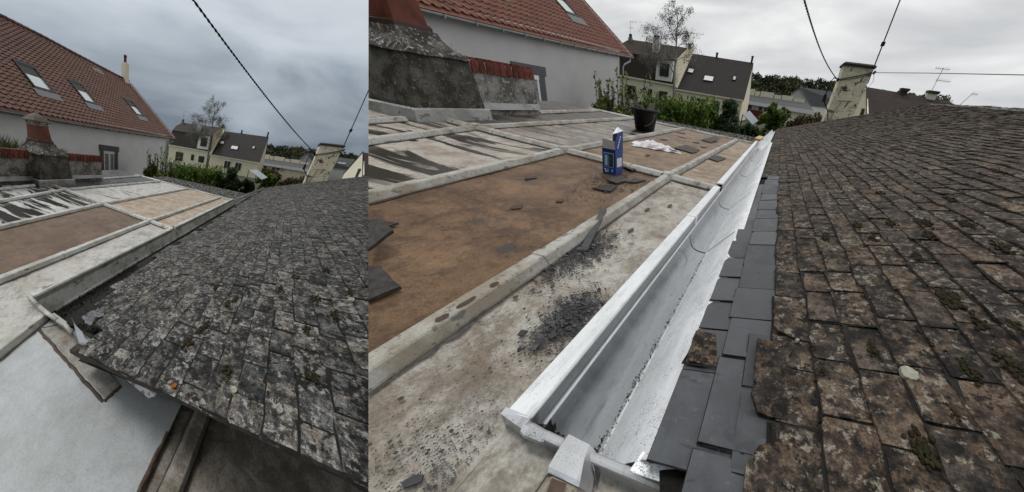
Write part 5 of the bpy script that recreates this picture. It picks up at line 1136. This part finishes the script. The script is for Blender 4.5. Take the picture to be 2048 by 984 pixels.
# ------------------------------------------------------------------ loose things on the right-hand roof
def build_loose(S):
    rnd = random.Random(6); K_ = 1.068
    gx = lambda x: .4 + (x - .4) * K_
    gy = lambda y: -.225 + (y + .225) * K_
    # carton
    t = thing(S, 'carton_box', (-.8, 1.72, .02), 'upright open blue cardboard box with printed front on the zinc roof', 'box')
    A = np.array([gx(-.858), gy(1.672), -.022]); ex = np.array([.120, .006, 0]); ey = np.array([.006, .105, 0]); ez = np.array([0, 0, 1.075])
    Q = lambda u, v, z: A + ex * u + ey * v + ez * z
    pl = lambda name, pts, off, m, par=t: obj(S, name, Buf().plate(pts, off), M[m], par)
    body = pl('front_panel', [Q(0, 0, 0), Q(1, 0, 0), Q(1, 0, .195), Q(0, 0, .195)], ey * .03, 'blue')
    pl('front_flap', [Q(.02, .0, .195), Q(1, .0, .195), Q(1, .05, .255), Q(.02, .05, .262)], ey * .02, 'greycard')
    side = pl('side_panel', [Q(1, 0, 0), Q(1, 1, 0), Q(1.02, 1, .325), Q(1.02, .25, .315), Q(1, 0, .25)], -ex * .02, 'blue')
    pl('side_flap', [Q(1.02, .25, .315), Q(1.02, 1, .325), Q(.60, 1, .345), Q(.66, .2, .30)], (0, 0, .003), 'print_white')
    pl('back_panel', [Q(0, 1, 0), Q(1, 1, 0), Q(1, 1, .315), Q(.3, 1, .32)], -ey * .02, 'browncard')
    pl('side_panel', [Q(0, 0, 0), Q(0, 1, 0), Q(.1, 1, .21), Q(0, 0, .195)], ex * .02, 'blue')
    fr = lambda name, u0, u1, z0, z1, m, d=.012: pl(name, [Q(u0, -d, z0), Q(u1, -d, z0), Q(u1, -d, z1), Q(u0, -d, z1)], ey * .008, m, body)
    fr('pale_border', .12, .86, .055, .165, 'print_pale', .010); fr('label_panel', .15, .52, .059, .161, 'blue2', .020); fr('picture', .53, .83, .059, .161, 'photo', .020)
    for k in range(9):
        fr('pattern', .02 + k * .107, .075 + k * .107, .170, .180, 'navy'); fr('pattern', .05 + k * .105, .105 + k * .105, .183, .192, 'navy')
        fr('pattern', .015, .085, .055 + k * .0125, .061 + k * .0125, 'navy'); fr('pattern', .89, .97, .055 + k * .0125, .061 + k * .0125, 'navy')
    for z0, z1, u0, u1 in [(.072, .084, .24, .36), (.088, .100, .24, .35), (.104, .110, .22, .36), (.113, .124, .25, .36), (.128, .134, .24, .36), (.137, .143, .24, .34), (.07, .145, .41, .44)]: fr('lettering', u0, u1, z0, z1, 'print_white' if u0 < .4 else 'print_pale', .03)
    b = Buf().plate([Q(.14, -.03, .036), Q(.20, -.03, .044), Q(.30, -.03, .042), Q(.24, -.03, .034), Q(.36, -.03, .022), Q(.30, -.03, .014), Q(.16, -.03, .017), Q(.26, -.03, .027)], ey * .01); obj(S, 'emblem', b, M['print_white'], body)
    fr('emblem_panel', .36, .46, .015, .042, 'print_pale'); fr('pale_mark', .68, .80, .020, .042, 'print_pale')
    sd = lambda name, v0, v1, z0, z1, m: pl(name, [Q(1.03, v0, z0), Q(1.03, v1, z0), Q(1.035, v1, z1), Q(1.035, v0, z1)], ex * .01, m, side)
    sd('side_label', .12, .8, .062, .13, 'print_white')
    for k in range(5): sd('lettering', .2 + .08 * k, .34 + .08 * k, .205 + .018 * k, .219 + .018 * k, 'print_white')
    # bucket
    c = np.array([gx(-1.76), gy(4.30), .014]); H = .355
    t = thing(S, 'bucket', c, 'black plastic builder bucket full of broken slates on the zinc roof', 'bucket')
    rg = lambda r, z: [c + (r * math.cos(q), r * math.sin(q), z) for q in np.linspace(0, 6.2832, 25)[:-1]]
    obj(S, 'body', Buf().sweep([rg(.165, 0), rg(.172, .02), rg(.218, H - .05), rg(.222, H - .04), rg(.212, H - .04), rg(.16, .03)]), M['plastic'], t, smooth=True)
    obj(S, 'rim', Buf().sweep([rg(.219, H - .045), rg(.250, H - .04), rg(.256, H - .025), rg(.250, H - .006), rg(.222, H), rg(.212, H - .04)]), M['plastic'], t)
    obj(S, 'handle', Buf().tube([c + (.265 * math.cos(q) * .9 + .06, -.265 + .06 * math.sin(q) - .02, H - .03 - .24 * math.sin(q)) for q in np.linspace(.15, 2.4, 12)][:7], .007, 5), M['wire'], t)
    for a, d, wd, lab in [(2.6, (-.16, -.02, .20), .06, 'tallest narrow slate shard leaning left out of the black bucket'), (.3, (.14, .05, .15), .10, 'wide pale slate piece leaning right in the black bucket'),
                          (1.4, (.05, .10, .17), .09, 'broad slate at the back of the black bucket'), (4.4, (-.03, -.04, .10), .08, 'short dark slate at the front of the black bucket'), (5.6, (-.22, .05, .13), .035, 'thin slate splinter lying across the black bucket')]:
        p = c + (.11 * math.cos(a), .11 * math.sin(a), H - .08); d = np.array(d); w = np.array([math.cos(a + 1.4), math.sin(a + 1.4), .15]) * wd; n_ = np.cross(d, w); n_ *= .008 / np.linalg.norm(n_)
        obj(S, 'broken_slate', Buf().plate([p - w, p + w, p + w * .8 + d * .8, p + d, p - w * .7 + d * .7], n_), M['slate_wet'], None, lab, 'slate', 'broken slates in the bucket')
    # rag
    b = Buf(); rs = np.random.RandomState(12)
    def rag(u, v):
        x = -1.40 + .60 * u + .06 * math.sin(v * 5); y = 3.06 + .20 * u + (.13 + .26 * math.sin(math.pi * min(1, u * 1.1 + .1)) ** .5 * .9) * v
        e = math.sin(math.pi * u) ** .4 * math.sin(math.pi * v) ** .45
        h = .030 + .011 * math.sin(u * 21 + v * 9) + .012 * math.sin(u * 13 - v * 17 + 1) + .009 * math.sin(u * 43 + v * 27 + 3 * math.sin(v * 5)) + .006 * math.sin(u * 71 - v * 60) + .03 * math.exp(-((u - .3) / .16) ** 2)
        return (x + .012 * math.sin(v * 23 + u * 9), y + .012 * math.sin(u * 29), zz(x) + .004 + max(0, h) * e)
    b.grid(rag, np.linspace(0, 1, 90), np.linspace(0, 1, 60)); obj(S, 'crumpled_rag', b, M['rag'], None, 'crumpled white rag lying on the zinc roof', 'rag', smooth=True)
    # loose slates
    def rough_poly(pts, tl, rn):
        out, ot = [], []; n = len(pts)
        for i in range(n):
            (x0, y0), (x1, y1) = pts[i], pts[(i + 1) % n]; L_ = math.hypot(x1 - x0, y1 - y0)
            for k in range(4):
                u = k / 4; j = (0 if k == 0 else L_ * rn.uniform(-.035, .035)); nx, ny = -(y1 - y0) / L_, (x1 - x0) / L_
                out.append((x0 + (x1 - x0) * u + nx * j, y0 + (y1 - y0) * u + ny * j)); ot.append(tl[i] * (1 - u) + tl[(i + 1) % n] * u)
        return out, ot
    def loose(pts, lab, tz=0.0, tilt=None, m='slate_wet', th=.008, g='loose slates lying on the zinc roof'):
        pts, tilt = rough_poly([(gx(x), gy(y)) for x, y in pts], tilt or [tz] * len(pts), rnd); P = [np.array([x, y, zz(x) + .004 + (tilt[i] if tilt else tz)]) for i, (x, y) in enumerate(pts)]
        obj(S, 'loose_slate', Buf().plate(P, (0, 0, th)), M[m], None, lab, 'slate', g)
    loose([(-.86, 3.30), (-.57, 3.24), (-.565, 3.57), (-.83, 3.72)], 'flat purple-grey slate right of the white rag')
    loose([(-.82, 4.55), (-.62, 4.50), (-.545, 4.9), (-.70, 5.05)], 'dark curved slate near the far edge of the zinc roof', 0, [.0, .0, .05, .05])
    loose([(-.335, 3.13), (-.2, 3.08), (-.155, 3.42), (-.29, 3.47)], 'dark slate scrap between the near roll and the gutter')
    loose([(-.71, 1.485), (-.615, 1.46), (-.60, 1.60), (-.68, 1.63)], 'broken slate corner just in front of the blue box', 0, [.012, .01, .0, .0])
    loose([(-.69, 1.285), (-.57, 1.31), (-.59, 1.44), (-.645, 1.45)], 'broken slate piece nearest the camera below the blue box')
    loose([(-.60, 1.57), (-.54, 1.60), (-.50, 1.72), (-.58, 1.70)], 'thin slate splinter right of the blue box')
    loose([(-.96, 1.96), (-.70, 1.86), (-.69, 1.92), (-.95, 2.01)], 'long narrow slate strip lying against the cross roll', .01)
    loose([(-1.06, .26), (-1.0, .26), (-.985, .415), (-1.03, .40)], 'narrow dark slate strip at the left edge of the rust-brown sheet')
    loose([(-.95, .12), (-.79, .215), (-.805, .31), (-.90, .33), (-1.02, .25)], 'large curled dark slate propped up at the left edge', 0, [.035, .03, .065, .075, .05], 'slate_wet', .012)
    loose([(-.66, .03), (-.575, .085), (-.565, .165), (-.60, .17), (-.70, .20), (-.80, .16)], 'ragged black slate lying flat at the left edge', 0, [0, .0, .004, .01, .012, .01], 'slate_wet', .012)
    loose([(-.145, .165), (-.128, .168), (-.13, .187), (-.15, .184)], 'small square slate chip by the crumb heap', 0, None, 'slate_wet', .004)
    loose([(-.062, -.150), (-.050, -.153), (-.034, -.138), (-.040, -.130), (-.055, -.136)], 'dark slate flake at the lower left of the pale sheet', 0, None, 'slate_chip', .004)
    # bars
    def bar(name, a, c, w, h, m, lab, cat):
        a, c = np.array(a), np.array(c); d = c - a; d /= np.linalg.norm(d); s_ = np.cross(d, (0, 0, 1.)); s_ /= np.linalg.norm(s_); n_ = np.cross(s_, d)
        obj(S, name, Buf().hexa([a - s_ * w, a + s_ * w, c + s_ * w * .9, c - s_ * w * .9, a - s_ * w + n_ * h, a + s_ * w + n_ * h, c + s_ * w * .9 + n_ * h, c - s_ * w * .9 + n_ * h]), M[m], None, lab, cat)
    bar('slate_bar', (gx(-.262), gy(.615), -.034), (-.432, 1.03, .017), .017, .011, 'iron', 'dark flat bar leaning on the near batten roll', 'bar')
    bar('slate_strip', (gx(-.315), gy(.545), -.036), (gx(-.375), gy(.76), -.034), .016, .010, 'slate_wet', 'dark flat strip lying in the slate crumbs beside the leaning bar', 'slate')
    o = Buf().hexa([(-.04, 6.25, -.0), (.09, 6.22, -.0), (.12, 7.0, -.0), (.0, 7.05, -.0), (-.04, 6.25, .055), (.09, 6.22, .055), (.12, 7.0, .055), (.0, 7.05, .055)])
    obj(S, 'wood_block', o, M['wood'], None, 'pale yellow wood block at the far end of the gutter edge', 'wood')
    # crumbs
    def crumbs(name, lab, cx_, cy_, ax, ay, n, s0, s1, pile, seed, rot=0.0):
        b = Buf(); rs = np.random.RandomState(seed); cx_, cy_ = gx(cx_), gy(cy_)
        for _ in range(n):
            u, v = rs.randn(2) * .5; x = cx_ + ax * (u * math.cos(rot) - v * math.sin(rot)); y = cy_ + ay * (u * math.sin(rot) + v * math.cos(rot))
            if x > -.012: continue
            r = math.hypot(u, v); s_ = rs.uniform(s0, s1) * (1 if rs.rand() > .05 else rs.uniform(1.8, 3.4)); a = rs.uniform(0, 6.28); z = zz(x) + .004 + pile * max(0, 1 - r) * rs.rand(); k = rs.randint(3, 6)
            tx, ty = rs.randn(2) * .25 * (1 if pile else .3)
            pts = [(x + s_ * math.cos(a + 6.283 * i / k) * rs.uniform(.6, 1.3), y + s_ * math.sin(a + 6.283 * i / k) * rs.uniform(.6, 1.3)) for i in range(k)]
            b.plate([(p, q, z + (p - x) * tx + (q - y) * ty + s_ * .3) for p, q in pts], (0, 0, s_ * .25))
        obj(S, name, b, M['slate_chip'], None, lab, 'debris', None, 'stuff')
    crumbs('slate_crumbs', 'heap of crushed slate crumbs under the leaning bar', -.265, .60, .10, .24, 3200, .0014, .0042, .008, 1, .1)
    crumbs('slate_crumbs', 'heap of crushed slate crumbs against the gutter edge', -.065, .285, .075, .14, 3000, .0012, .004, .007, 2)
    crumbs('slate_crumbs', 'dark slate crumbs around the blue box', -.66, 1.52, .28, .45, 900, .002, .006, .003, 3)
    crumbs('slate_grit', 'scattered slate grit over the pale sheet in the foreground', -.08, .06, .22, .34, 1500, .0005, .0017, 0, 4)
    crumbs('slate_grit', 'fine slate grit at the bottom edge of the roof', -.02, -.11, .18, .10, 1700, .0005, .0018, 0, 7)
    crumbs('slate_grit', 'loose grit scattered over the rust-brown sheet', -.95, 1.0, .7, 1.2, 420, .001, .0035, 0, 5)
    crumbs('slate_grit', 'loose grit scattered over the far zinc sheets', -1.4, 3.6, 1.8, 1.8, 350, .002, .006, 0, 6)

for S in (LS, RS):
    build_zinc_roof(S); build_gutter(S); build_slate_roof(S); build_tile_house(S); build_chimney(S); build_plants(S); build_far(S); build_cream_chimney(S)
build_loose(RS)
for o in list(bpy.data.objects):
    if o.type == 'EMPTY' and not o.children: bpy.data.objects.remove(o)
